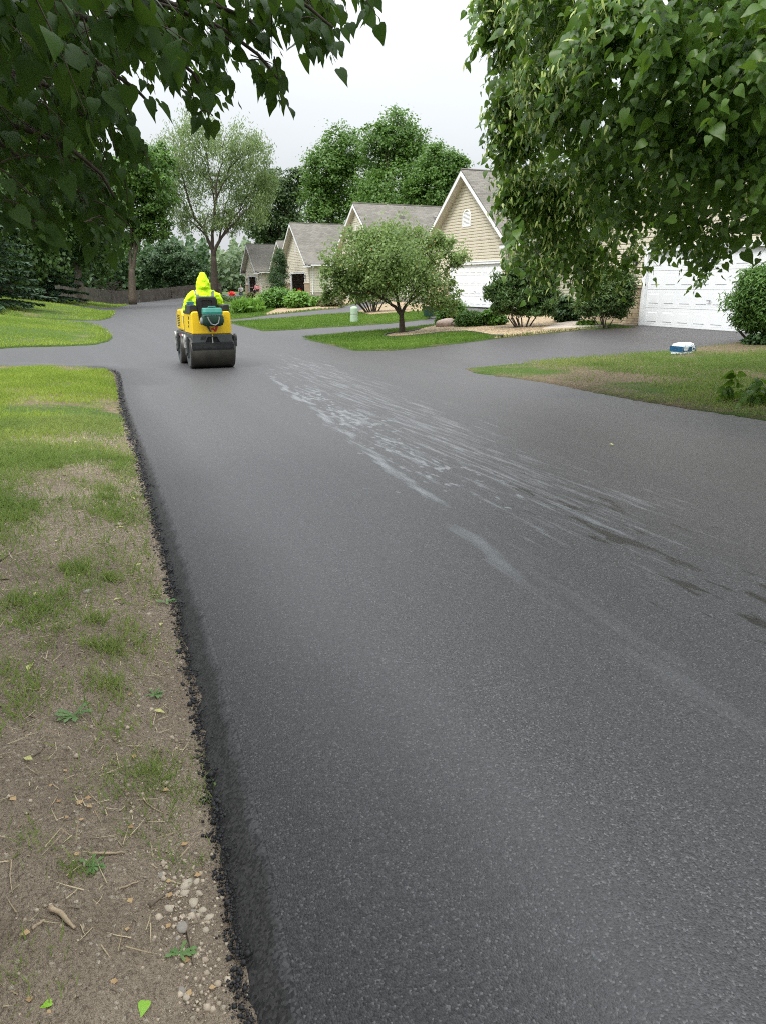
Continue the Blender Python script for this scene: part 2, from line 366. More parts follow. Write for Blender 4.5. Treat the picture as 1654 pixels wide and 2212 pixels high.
road = drape('road', ROADP, ASPH, lambda x, y, ed: T(x, y), .9, .12, .15)
# loose shoulder: slopes from the finished road down to the soil
tsh = NT('loose_asphalt'); v_ = tsh.n('ShaderNodeTexVoronoi', feature='F1'); v_.inputs['Scale'].default_value = 140; tsh.l(tsh.co.outputs['Object'], v_.inputs['Vector'])
vs_ = tsh.n('ShaderNodeSeparateColor'); tsh.l(v_.outputs['Color'], vs_.inputs[0])
at_ = tsh.n('ShaderNodeAttribute', attribute_name='rnd'); tr_ = tsh.rng(tsh.math('ADD', at_.outputs['Fac'], tsh.math('MULTIPLY', tsh.math('SUBTRACT', tsh.noise(9, 4), .5), .9)), .62, .98)
LOOSE = tsh.done(tsh.pbr(tsh.mix(tr_, tsh.mix(vs_.outputs[0], (.012, .0115, .0115), (.050, .048, .046)), tsh.mix(vs_.outputs[0], (.013, .0125, .0135), (.078, .075, .077))), tsh.rng(tr_, 0, 1, .85, .6), .32, 0, tsh.bump(v_.outputs['Distance'], -.6, .004)))
ys_ = np.arange(-2.5, 15.2, .022); cs_ = np.linspace(0, 1, 12); Yg, Cg = np.meshgrid(ys_, cs_, indexing='ij'); Xl = np.interp(Yg, LA[:, 1], LA[:, 0])
rag_ = (.010 * nz(Yg, Yg * 0, 19, 71) + .008 * nz(Yg, Yg * 0, 55, 72)) * (1 - Cg); Xg = Xl + rag_ + Cg * (SHW(Yg) + .006)
Zg = T(Xl + SHW(Yg), Yg) - .075 * (1 - ss(-.05, 1., Cg)) - .002 + .006 * nz(Xg, Yg, 75, 8) * np.clip(1.2 - 1.3 * Cg, 0, 1)
Zg[:, 0] -= .03; ix_ = np.arange(Yg.size).reshape(Yg.shape); Fs = np.stack([ix_[:-1, :-1], ix_[:-1, 1:], ix_[1:, 1:], ix_[1:, :-1]], -1).reshape(-1, 4)
o = build_np('road_shoulder', np.stack([Xg.ravel(), Yg.ravel(), Zg.ravel()], 1), Fs, LOOSE, None, Cg.ravel(), True); o['kind'] = 'structure'
# bare soil verge, near left
VERGE = [(x + .05, y) for x, y in LEFT] + [(-1.04, 16.82), (-4, 17.5), (-14, 18.9), (-14, -3)]
def verge_z(x, y, ed):
    d = np.interp(y, LA[:, 1], LA[:, 0]) - x
    m = ss(10, 16, y)
    return T(x, y) - .075 * (1 - ss(.0, .5, d)) * (1 - .4 * m) + .02 * ss(.2, 1., d) + .0 + .024 * nz(x, y, 5, 3) + .016 * nz(x, y, 17, 4) * (1 - m) + .012 * nz(x, y, 42, 5) * (1 - m)
VN = [q for q in VERGE if q[0] > -13]
drape('dirt_verge', [(x, y) for x, y in VERGE if True and y <= 9.7 and x > -1] + [(-3.2, 9.62), (-3.2, -3)], SOIL, verge_z, .05, .05, .06)
LN = [(.76, 9.62)] + [(x + .05, y) for x, y in LEFT if y > 9.7] + [(-1.04, 16.82), (-4, 17.5), (-14, 18.9), (-14, 9.62)]
drape('lawn', LN, LAWN2, verge_z, .3, .08, .3)
def lz(h=.035, soft=.35): return lambda x, y, ed: T(x, y) + .006 + h * ss(0, soft, ed) + .008 * nz(x, y, 3, 9) * ss(0, soft, ed)
PA = dict(
  D=[at(1003, 797), at(1026, 806), at(1168, 825), at(1288, 849), at(1406, 871), at(1654, 909), (7.95, 3.2), (8.2, -3), (24, -3), (24, 12.3), (17.6, 12.6), at(1607, 738), at(1463, 756), at(1349, 767.5), at(1178, 780), at(1026, 794)],
  L1=[(1.02, 22.1), (1.5, 23.3), (1.75, 25.5), (1.78, 29), (1.75, 32.5), (1.45, 34.4), (.2, 35.3), (-14, 35.6), (-14, 22.6), (-4, 21.8), (-1.24, 21.3)],
  L2=[(-14, 37.3), (.0, 37.4), (2.06, 37.5), (2.7, 40), (3.3, 45), (3.72, 50.4), (2.2, 53), (-1, 58), (-14, 62)],
  L3=[at(283, 657.3), at(255, 664), at(225, 665.5), (-14, 64.5), (-14, 96), (4, 96)],
  C=[at(655, 732), at(700, 742), at(766, 758), at(850, 757.5), at(950, 747), at(1068, 732), at(1092, 730), at(1250, 714), at(1312, 710), at(1373, 707), (16.6, 20.2), (20.1, 20.2), (20.1, 31.0), at(1000, 696), at(948, 703), at(880, 711.5), at(760, 722)],
  B=[at(497, 698.5), at(569, 715.5), at(700, 708), at(845, 699), at(924, 690), (20.6, 37.8), (21.6, 48.4), at(795, 671.5), at(762, 678), at(687, 683), at(560, 693)],
  A=[at(494, 691), at(520, 689), at(581, 681), at(671, 672), at(731, 667), (24.0, 57.3), (24.2, 74), at(620, 657), at(560, 667), at(515, 674), at(494, 678)],
  A2=[at(494, 676), at(525, 670), at(548, 664), at(494, 664.5)],
  G=[at(470, 660.5), at(490, 658.5), at(555, 652.5), (24.2, 84), (24.2, 98), at(470, 653)],
)
for k in 'DC': drape('lawn', PA[k], LAWN2 if k == 'D' else LAWN, lz(.03 if k == 'D' else .05), .35, .1, .12, .025)
for k in ('L1', 'L2', 'L3', 'B', 'A', 'A2', 'G'): drape('lawn', PA[k], LAWN, lz(.05), .6, .1, .2, .03)
GC = [at(829, 729), at(845, 732.5), at(880, 731), at(960, 723), at(1003, 720.8), at(1030, 724), at(1068, 731), at(1092, 729.3), at(1250, 713.4), (15.8, 20.6), (20.0, 20.6), (20.0, 31.0), at(1000, 697), at(948, 703.8), at(905, 715), at(870, 722), at(845, 724)]
GA = [at(570, 681.5), at(583, 680.4), at(671, 671.4), at(731, 666.6), (23.9, 57.5), (24.1, 73), at(640, 662), at(600, 668)]
GB = [at(772, 676), at(800, 683), at(923, 674.5), (20.6, 38.4), (21.6, 48.2)]
GG = [at(500, 657.5), at(555, 652.2), (24.1, 84), (24.1, 96), at(510, 652)]
for p in (GC, GA, GB, GG): drape('gravel_bed', p, GRAV, lambda x, y, ed: T(x, y) + .062 + .02 * ss(0, .3, ed) + .012 * nz(x, y, 6, 2), .4, .06, .3)
drape('walkway', [at(1170, 717), at(1250, 713), at(1312, 709.3), (15.6, 20.9), (19.9, 21.6), (19.9, 23.0), at(1196, 707)], CONC, lambda x, y, ed: T(x, y) + .10, .5, .08, .4)
# ------------------------------------------------------------------ houses
def siding_mat(name, c):
    return M(name, c, .55, .05, 2, 25, .12, .003, .35)
def shingle_mat(name, c):
    t = NT(name); sp = t.n('ShaderNodeSeparateXYZ'); t.l(t.co.outputs['Object'], sp.inputs[0])
    cb = t.n('ShaderNodeCombineXYZ'); t.l(sp.outputs[0], cb.inputs[0]); t.l(t.math('MULTIPLY', sp.outputs[2], 1.62), cb.inputs[1])
    b = t.n('ShaderNodeTexBrick'); t.l(cb.outputs[0], b.inputs['Vector'])
    for k, v in (('Scale', 1.), ('Mortar Size', .012), ('Brick Width', .34), ('Row Height', .145), ('Bias', 0.)): b.inputs[k].default_value = v
    b.inputs['Color1'].default_value = (*mul(c, .72), 1); b.inputs['Color2'].default_value = (*mul(c, 1.25), 1); b.inputs['Mortar'].default_value = (*mul(c, .4), 1)
    cc = t.mix(t.rng(t.noise(60, 3), .35, .65, 0, .4), b.outputs['Color'], mul(c, .6)); cc = t.mix(t.rng(t.noise(.5, 3), .35, .65, 0, .35), cc, mul(c, 1.35))
    return t.done(t.pbr(cc, .9, .2, 0, t.bump(b.outputs['Fac'], -.6, .02)))
def brick_mat():
    t = NT('tan_brick'); sp = t.n('ShaderNodeSeparateXYZ'); t.l(t.co.outputs['Object'], sp.inputs[0])
    cb = t.n('ShaderNodeCombineXYZ'); t.l(t.math('ADD', sp.outputs[0], sp.outputs[1]), cb.inputs[0]); t.l(sp.outputs[2], cb.inputs[1])
    b = t.n('ShaderNodeTexBrick'); t.l(cb.outputs[0], b.inputs['Vector'])
    for k, v in (('Scale', 1.), ('Mortar Size', .006), ('Brick Width', .24), ('Row Height', .075)): b.inputs[k].default_value = v
    b.inputs['Color1'].default_value = (.40, .30, .19, 1); b.inputs['Color2'].default_value = (.50, .40, .27, 1); b.inputs['Mortar'].default_value = (.16, .13, .10, 1)
    c = t.mix(t.rng(t.noise(7, 4), .45, .7, 0, .6), b.outputs['Color'], (.17, .13, .09))
    return t.done(t.pbr(c, .9, .2, 0, t.bump(b.outputs['Fac'], -.7, .012)))
TAN = siding_mat('tan_siding', (.60, .55, .44)); BEIGE = siding_mat('beige_siding', (.64, .60, .49))
WHITE = M('white_trim', (.80, .81, .82), .45, .04, 3); DOORW = M('white_steel_door', (.80, .81, .82), .42, .03, 1.5, 120, .05, .002)
SHING = shingle_mat('grey_shingles', (.185, .172, .150)); SOFF = M('soffit', (.55, .52, .44), .6, .05)
BRICK = brick_mat(); STONE = M('pier_cap', (.46, .39, .29), .85, .15, 8, 40, .3); DARKM = M('dark_metal', (.03, .03, .03), .45, .2)
FOUND = M('foundation_block', (.38, .33, .27), .9, .12, 5, 40, .3); INT = M('garage_drywall', (.34, .31, .27), .9, .1); GLASSL = M('frosted_glass', (.55, .55, .52), .2, .05)
RUB = M('weather_strip', (.03, .03, .03), .7, .1); CARD = M('cardboard', (.42, .27, .13), .85, .15); VENTD = M('roof_vent_metal', (.16, .15, .14), .5, .15)
def siding(mb, ext, z0, z1, pos, course=.142, lip=.03):
    """lapped courses; ext(z) -> list of (a,b) intervals; pos(u, out, z) -> point"""
    k = int(math.ceil((z1 - z0) / course))
    for i in range(k):
        a = z0 + i * course; b = min(a + course, z1)
        for (u0, u1), (w0, w1) in zip(ext(a + 1e-4), ext(b - 1e-4)):
            if u1 - u0 < .02: continue
            c_ = (b - a); e = lambda t, q0, q1: q0 + (q1 - q0) * t
            rows = [(0, a, 0), (lip, a, 0), (lip, a + .66 * c_, .66), (.001, a + .78 * c_, .78), (.001, b, 1)]
            mb.add([p for o_, z_, t in rows for p in (pos(e(t, u0, w0), o_, z_), pos(e(t, u1, w1), o_, z_))], [(2 * j, 2 * j + 1, 2 * j + 3, 2 * j + 2) for j in range(4)])
def garage_door(root, X, ya, yb, z0, h, cols=8, rows=4, handle=True, detail=True):
    mb = MB(); rh = h / rows; cw = (yb - ya) / cols; xs = X + .07
    def rect(y0, y1, z0, z1, x): return [(x, y0, z0), (x, y1, z0), (x, y1, z1), (x, y0, z1)]
    for r in range(rows):
        za, zb = z0 + r * rh + .004, z0 + (r + 1) * rh - .004
        mb.box(xs, xs + .04, ya, yb, za, zb)
        for c in range(cols):
            y0, y1 = ya + c * cw + .06, ya + (c + 1) * cw - .06; a, b = za + .075, zb - .075
            k = [rect(y0, y1, a, b, xs - .003), rect(y0 + .022, y1 - .022, a + .022, b - .022, xs + .026), rect(y0 + .065, y1 - .065, a + .065, b - .065, xs - .012)]
            k0 = rect(y0 - .006, y1 + .006, a - .006, b + .006, xs - .0005)
            rings = [k0] + k; vs = [p for q in rings for p in q]; fs = []
            for i in range(3): fs += [(i * 4 + j, i * 4 + (j + 1) % 4, (i + 1) * 4 + (j + 1) % 4, (i + 1) * 4 + j) for j in range(4)]
            fs.append((12, 13, 14, 15)); mb.add(vs, fs)
    mb.box(xs + .041, xs + .05, ya + .01, yb - .01, z0 + .02, z0 + h - .01)
    d = mb.build('garage_door', DOORW, root)
    s = MB().box(xs - .005, xs + .045, ya + .005, yb - .005, z0 - .022, z0 - .001).build('bottom_seal', RUB, d)
    if handle:
        yc = (ya + yb) / 2; MB().tube([(xs - .05, yc - .07, z0 + rh * 1.45), (xs - .05, yc + .07, z0 + rh * 1.45)], .011, 8).tube([(xs + .0, yc, z0 + rh * 1.45), (xs - .05, yc, z0 + rh * 1.45)], .012, 8).build('handle', DARKM, d)
    return d
def lantern(root, X, y, z):
    mb = MB(); c = (X - .13, y, z)
    mb.tube([(X, y, z + .16), (X - .08, y, z + .24), (c[0], y, z + .19)], .012, 6); mb.box(X - .015, X - .001, y - .05, y + .05, z + .02, z + .24)
    mb.lathe([(.012, .19), (.09, .13), (.095, .115)], 6, c); mb.lathe([(.07, -.13), (.05, -.16), (.012, -.18)], 6, c)
    for k in range(4):
        t = math.pi / 4 + k * math.pi / 2; mb.tube([(c[0] + .078 * math.cos(t), y + .078 * math.sin(t), z + .12), (c[0] + .06 * math.cos(t), y + .06 * math.sin(t), z - .13)], .008, 5)
    o = mb.build('wall_lantern', DARKM, root); MB().lathe([(.052, -.125), (.068, .114)], 8, c).build('lantern_glass', GLASSL, o)
def house(label, X, y0, y1, zb, eave, pitch, depth, door, sid, arch=None, rectv=None, hip=.35, ov=.42, cols=8, open_=False, pier=(1, 1), lant=(1, 1), vents=(), down=True, name='garage_house', rgt=None, course=.142):
    root = empty(name, (X, (y0 + y1) / 2, zb), 0, label, 'house', 'houses along the lane')
    root2 = root; inv = Matrix.Translation((-X, -(y0 + y1) / 2, -zb))
    yc = (y0 + y1) / 2; hw = (y1 - y0) / 2; ridge = eave + pitch * hw; ya, yb, dh = door; parts = []
    def P(mb, name_, mat, parent=None, **k):
        mb.v = [(x - X, y - yc, z - zb) for x, y, z in mb.v]; o = mb.build(name_, mat, parent or root, **k); return o
    w = MB()
    def ext(z):
        h = hw if z <= eave else max(0, hw - (z - eave) / pitch)
        a, b = yc - h, yc + h
        if z < zb + dh + .005: return [(a, max(a, ya - .0)), (min(b, yb), b)]
        return [(a, b)]
    k = zb + dh
    def ext2(z): 
        h = hw if z <= eave else max(0, hw - (z - eave) / pitch); return [(yc - h, yc + h)]
    siding(w, ext, zb + .02, k, lambda u, o_, z: (X - o_, u, z), course); siding(w, ext2, k, eave, lambda u, o_, z: (X - o_, u, z), course); siding(w, ext2, eave, ridge - .06, lambda u, o_, z: (X - o_, u, z), course)
    siding(w, lambda z: [(X - .002, X + depth)], zb + .30, eave - .02, lambda u, o_, z: (u, y0 - o_, z), course)
    w.box(X + .012, X + .13, y0 + .012, ya - .002, zb, k); w.box(X + .012, X + .13, yb + .002, y1 - .012, zb, k); w.box(X + .012, X + .13, y0 + .012, y1 - .012, k, eave)
    w.prism([(y0 + .03, eave + .001), (y1 - .03, eave + .001), (yc, ridge - .1)], 'x', X + .012, X + .1)
    w.box(X + .131, X + depth, y0 + .002, y0 + .12, zb + .25, eave); w.box(X + .131, X + depth, y1 - .12, y1, zb, eave); w.box(X + depth - .1, X + depth - .001, y0 + .121, y1 - .121, zb, eave)
    P(w, 'wall', sid)
    for q in ((X + .131, X + depth, y0 + .005, y0 + .11, zb + .249), (X - .01, X + .13, y0, ya - .15, zb + .018), (X - .01, X + .13, yb + .15, y1, zb + .018)): P(MB().box(*q[:4], zb - .3, q[4]), 'foundation', FOUND)
    if open_:
        it = MB(); d = 5.5
        it.box(X + .3, X + d, y0 + .121, y0 + .16, zb, eave); it.box(X + .3, X + d, y1 - .16, y1 - .121, zb, eave); it.box(X + d, X + d + .05, y0 + .121, y1 - .121, zb, eave); it.box(X + .13, X + d, y0 + .121, y1 - .121, eave - .05, eave - .01)
        P(it, 'garage_interior', INT); P(MB().box(X, X + d, y0 + .17, y1 - .17, zb - .1, zb + .02), 'garage_floor', CONC)
        P(MB().box(X + d - .5, X + d - .02, yc - .2, yc + 1., zb + .02, zb + 1.5).box(X + d - .45, X + d - .02, yc - 1.6, yc - .6, zb + .02, zb + .9), 'cupboard', CARD)
    # roof
    r = MB(); th = .07; n_ = math.hypot(1, pitch); x0, x1 = X - hip, X + depth + .2
    for sgn in (-1, 1):
        ye = yc + sgn * (hw + ov); ze = eave - pitch * ov + .12; zr = ridge + .12
        q = [(yc + .0 * sgn, zr), (ye, ze), (ye, ze - th), (yc, zr - th * 1.15)]
        r.prism(q, 'x', x0, x1)
    r.tube([(x0 + .01, yc, ridge + .13), (x1, yc, ridge + .13)], .05, 6)
    rf = P(r, 'roof', SHING)
    for vx, frac in vents:
        y = yc - hw * frac; z = ridge + .12 - pitch * hw * frac; mb = MB()
        mb.loft([[(vx - .2, y - .22, z - .16), (vx + .2, y - .22, z - .16), (vx + .2, y + .1, z + .04), (vx - .2, y + .1, z + .04)], [(vx - .17, y - .2, z + .05), (vx + .17, y - .2, z + .05), (vx + .15, y + .06, z + .15), (vx - .15, y + .06, z + .15)]])
        P(mb, 'roof_vent', VENTD, rf)
    if pitch:   # rake boards and soffits
        rk = MB(); so = MB()
        for sgn in (-1, 1):
            ye = yc + sgn * (hw + ov); ze = eave - pitch * ov + .12 - th; zr = ridge + .12 - th * 1.15
            rk.prism([(yc, zr - .004), (ye, ze - .004), (ye, ze - .19), (yc, zr - .225)], 'x', x0 - .012, x0 + .02)
            so.add([(x0 + .021, yc, zr - .20), (x0 + .021, ye, ze - .17), (X - .02, ye, ze - .17), (X - .02, yc, zr - .20)], [(0, 1, 2, 3)])
        P(rk, 'rake_board', WHITE); P(so, 'soffit', SOFF)
        for sgn in (-1, 1):
            ye = yc + sgn * hw; ys = sorted((ye - sgn * .10, ye + sgn * (ov + .1))); ze = eave - pitch * ov - .10
            P(MB().box(X - hip - .02, X - .02, ys[0], ys[1], ze - .12, ze + .06).loft([[(X - hip - .06, ys[0] - .04, ze + .061), (X - .02, ys[0] - .04, ze + .061), (X - .02, ys[1] + .04, ze + .061), (X - hip - .06, ys[1] + .04, ze + .061)], [(X - .12, ys[0] + .04, ze + .24), (X - .02, ys[0] + .04, ze + .24), (X - .02, ys[1] - .04, ze + .24), (X - .12, ys[1] - .04, ze + .24)]], 1), 'eave_return', [WHITE, SHING])
    ze = eave - pitch * ov; ye = y0 - ov
    P(MB().box(X - hip + .3, x1 - .3, ye - .10, ye + .02, ze - .09, ze + .035), 'gutter', WHITE)
    if down:
        P(MB().tube([(X + .25, ye - .04, ze - .1), (X + .25, ye - .04, ze - .22), (X + .25, y0 - .07, ze - .55), (X + .25, y0 - .07, zb + .15), (X + .25, y0 - .3, zb + .08)], .045, 4), 'downspout', WHITE)
    # door frame
    fr = MB(); t_ = .14
    fr.box(X - .035, X + .12, ya - t_, ya - .001, zb, zb + dh + t_); fr.box(X - .035, X + .12, yb + .001, yb + t_, zb, zb + dh + t_); fr.box(X - .035, X + .12, ya, yb, zb + dh + .002, zb + dh + t_); fr.box(X - .06, X - .036, ya - t_ - .03, yb + t_ + .03, zb + dh + t_ - .03, zb + dh + t_ + .012)
    P(fr, 'door_frame', WHITE)
    if not open_:
        d = garage_door(None, X, ya + .004, yb - .004, zb + .03, dh - .03, cols)
        d.parent = root
        for o in [d] + kids(d):
            for v in o.data.vertices: v.co = v.co + Vector((-X, -yc, -zb))
    if arch:
        z0, h, w_ = arch; pl = [(yc - w_, z0), (yc + w_, z0)] + [(yc + w_ * math.cos(t), z0 + h - w_ + w_ * math.sin(t)) for t in np.linspace(0, math.pi, 13)]
        f = MB(); n = len(pl); inn = [(yc + (a - yc) * .76, z0 + .09 + (b - z0) * .82) for a, b in pl]
        f.add([(X - .05, a, b) for a, b in pl] + [(X - .05, a, b) for a, b in inn] + [(X - .015, a, b) for a, b in inn] + [(X - .012, a, b) for a, b in pl], [(i, (i + 1) % n, n + (i + 1) % n, n + i) for i in range(n)] + [(n + i, n + (i + 1) % n, 2 * n + (i + 1) % n, 2 * n + i) for i in range(n)] + [(i, (i + 1) % n, 3 * n + (i + 1) % n, 3 * n + i) for i in range(n)])
        g_ = P(f, 'gable_vent', WHITE); l_ = MB()
        iw = w_ * .76
        for q in np.arange(z0 + .12, z0 + .09 + h * .82 - .05, .062):
            hh = q - (z0 + .09); top = (h - w_) * .82; e = iw if hh < top else iw * math.sqrt(max(.02, 1 - ((hh - top) / (w_ * .82)) ** 2))
            l_.add([(X - .045, yc - e, q - .025), (X - .045, yc + e, q - .025), (X - .02, yc + e, q + .03), (X - .02, yc - e, q + .03)], [(0, 1, 2, 3)])
        P(l_, 'louver', WHITE, g_)
    if rectv:
        z0, h, w_ = rectv; f = MB(); f.box(X - .05, X - .018, yc - w_, yc - w_ * .6, z0, z0 + h).box(X - .05, X - .018, yc + w_ * .6, yc + w_, z0, z0 + h).box(X - .05, X - .018, yc - w_ * .6, yc + w_ * .6, z0, z0 + .06).box(X - .05, X - .018, yc - w_ * .6, yc + w_ * .6, z0 + h - .06, z0 + h)
        g_ = P(f, 'gable_vent', WHITE); l_ = MB()
        for q in np.arange(z0 + .08, z0 + h - .08, .09): l_.add([(X - .045, yc - w_ * .6, q - .03), (X - .045, yc + w_ * .6, q - .03), (X - .02, yc + w_ * .6, q + .04), (X - .02, yc - w_ * .6, q + .04)], [(0, 1, 2, 3)])
        P(l_, 'louver', STONE, g_)
    for on, yy in zip(pier, ((y0 - .02, ya - t_ - .004), (yb + t_ + .004, y1 + .02))):
        if on:
            pr_ = P(MB().box(X - .12, X + .010, yy[0], yy[1], zb - .2, zb + 1.12), 'brick_pier', BRICK); P(MB().box(X - .17, X - .02, yy[0] - .04, yy[1] + .04, zb + 1.121, zb + 1.21), 'pier_cap', STONE, pr_, bevel=.01)
    for on, yy in zip(lant, (ya - t_ - .32, yb + t_ + .32)):
        if on:
            n0 = set(COL.objects); lantern(root, X - .02, yy, zb + 1.75)
            for o in set(COL.objects) - n0:
                for v in o.data.vertices: v.co = v.co + Vector((-X, -yc, -zb))
    return root
z16 = float(T(16.44, 16))
house('tan house with closed white double garage door, nearest, behind the overhanging linden', 16.44, 12.0, 20.35, .36, 3.35, .75, 10, (13.24, 18.12, 2.13), TAN, arch=(4.6, .75, .32), pier=(1, 1), lant=(1, 1))
house('tan lap sided gable house with arched louver vent and closed white garage door', 20.04, 31.35, 39.4, .47, 3.75, .80, 12, (32.0, 36.88, 2.10), TAN, arch=(4.42, .85, .42), pier=(0, 1), lant=(0, 1), hip=.45)
house('beige house behind the crab apple tree with several vents along its long roof', 21.4, 49.6, 58.2, .50, 3.75, .79, 17, (51.2, 56.0, 2.1), BEIGE, open_=True, vents=((27.2, .26), (24.4, .26), (29.8, .26)), rectv=(5., .8, .2), course=.15)
house('beige house with open garage door between the columnar evergreen and the round shrubs', 24.1, 73.6, 82.4, .62, 3.85, .84, 9.5, (75.2, 80.0, 2.1), BEIGE, open_=True, rectv=(4.9, 1.0, .24), hip=.6, course=.16)
house('beige gable house mostly hidden behind the columnar evergreen', 25.6, 85.8, 92.6, .6, 3.6, .84, 8, (87.0, 91.0, 2.1), BEIGE, open_=False, rectv=(4.9, .8, .2), lant=(0, 0), pier=(0, 0), course=.18)
house('farthest beige house with open garage beside the willow', 24.5, 95.1, 102.1, .46, 3.5, .86, 9, (96.6, 100.4, 2.15), BEIGE, open_=True, rectv=(4.6, .9, .2), hip=.6, course=.18)
# ------------------------------------------------------------------ foliage
CARD = ([(0, 0, 0), (.42, .42, .07), (0, 1, -.12), (-.42, .42, .07)], [(0, 1, 2), (0, 2, 3)])
LANCE = ([(0, 0, 0), (.14, .45, .03), (0, 1, -.2), (-.14, .45, .03)], [(0, 1, 2), (0, 2, 3)])
NEEDLE = ([(-.12, 0, 0), (.12, 0, 0), (0, 1, 0)], [(0, 1, 2)])
def heart():
    side = [(.16, -.12), (.36, -.02), (.42, .22), (.34, .50), (.15, .80)]; mid = [0, .35, .7, 1.14]; v = []; f = []
    def z(s, a): return -.16 * s + .30 * s * s - .16 * a * a + .05 * math.sin(a * 5)
    for a in mid: v.append((0, a, -.16 * a * a))
    for sg in (1, -1):
        b = len(v)
        for s, a in side: v.append((sg * s, a, z(s, a) + sg * .05 * a))
        t = [(0, b, b + 1), (0, b + 1, b + 2), (0, b + 2, 1), (1, b + 2, b + 3), (1, b + 3, 2), (2, b + 3, b + 4), (2, b + 4, 3)]
        f += [q if sg > 0 else (q[0], q[2], q[1]) for q in t]
    return v, f
HEART = heart()
BRACT = ([(-.10, 0, 0), (.10, 0, 0), (.13, .5, .06), (-.13, .5, .06), (0, 1, -.05)], [(0, 1, 2), (0, 2, 3), (3, 2, 4)])
BARK = M('bark', (.13, .105, .08), .95, .3, 9, 22, .9, .03, .15); BARKD = M('dark_bark', (.075, .060, .048), .95, .3, 9, 22, .9, .02, .15)
BARKG = M('grey_bark', (.20, .17, .135), .95, .3, 5, 12, .9, .05, .15); TWIGM = M('twig_bark', (.06, .045, .03), .9, .3, 30)
LM_MAPLE = leafmat('maple_leaves', (.060, .135, .022), (.125, .225, .042), .34)
LM_ASH = leafmat('ash_leaves', (.052, .110, .026), (.105, .185, .042), .3)
LM_WILLOW = leafmat('willow_leaves', (.135, .205, .070), (.225, .30, .11), .42)
LM_LOCUST = leafmat('locust_leaves', (.045, .085, .025), (.080, .13, .04), .3)
LM_DARK = leafmat('dark_leaves', (.030, .072, .024), (.065, .125, .038), .28)
LM_FAR = leafmat('hazed_far_leaves', (.10, .16, .075), (.17, .23, .11), .3)  # distance haze put into the pale leaf colour
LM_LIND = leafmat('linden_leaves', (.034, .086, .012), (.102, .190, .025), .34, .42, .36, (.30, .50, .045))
LM_LINDD = leafmat('shaded_linden_leaves', (.016, .040, .008), (.044, .092, .015), .32, .5, .18, (.17, .30, .03))  # darker copy of the linden leaves: the bough's shade put into the colour
LM_BRACT = leafmat('linden_bracts', (.42, .55, .12), (.60, .68, .25), .4)
LM_CRAB = leafmat('crab_leaves', (.085, .15, .036), (.21, .29, .085), .36)
LM_SHRUB = leafmat('shrub_leaves', (.060, .145, .020), (.125, .25, .035), .3)
LM_LIGHT = leafmat('hydrangea_leaves', (.095, .21, .028), (.19, .34, .055), .3)
LM_YEW = leafmat('yew_needles', (.048, .120, .018), (.115, .225, .038), .22)
LM_PINE = leafmat('pine_needles', (.045, .100, .026), (.105, .180, .045), .18)
LM_SPRUCE = leafmat('spruce_needles', (.030, .065, .032), (.065, .115, .055), .15)
LM_CEDAR = leafmat('cedar_sprays', (.052, .105, .028), (.115, .180, .048), .22)
LM_BROWN = leafmat('brown_shrub_leaves', (.085, .095, .035), (.16, .16, .065), .3)
def pt(px, py, D):
    d = ray(px, py); return CC + d * (D / math.hypot(d[0], d[1]))
def bez(a, b, c, n=8):
    t = np.linspace(0, 1, n)[:, None]; return (1 - t) ** 2 * a + 2 * t * (1 - t) * b + t * t * c
def rdir(n): return unit(RNG.normal(size=(n, 3)))
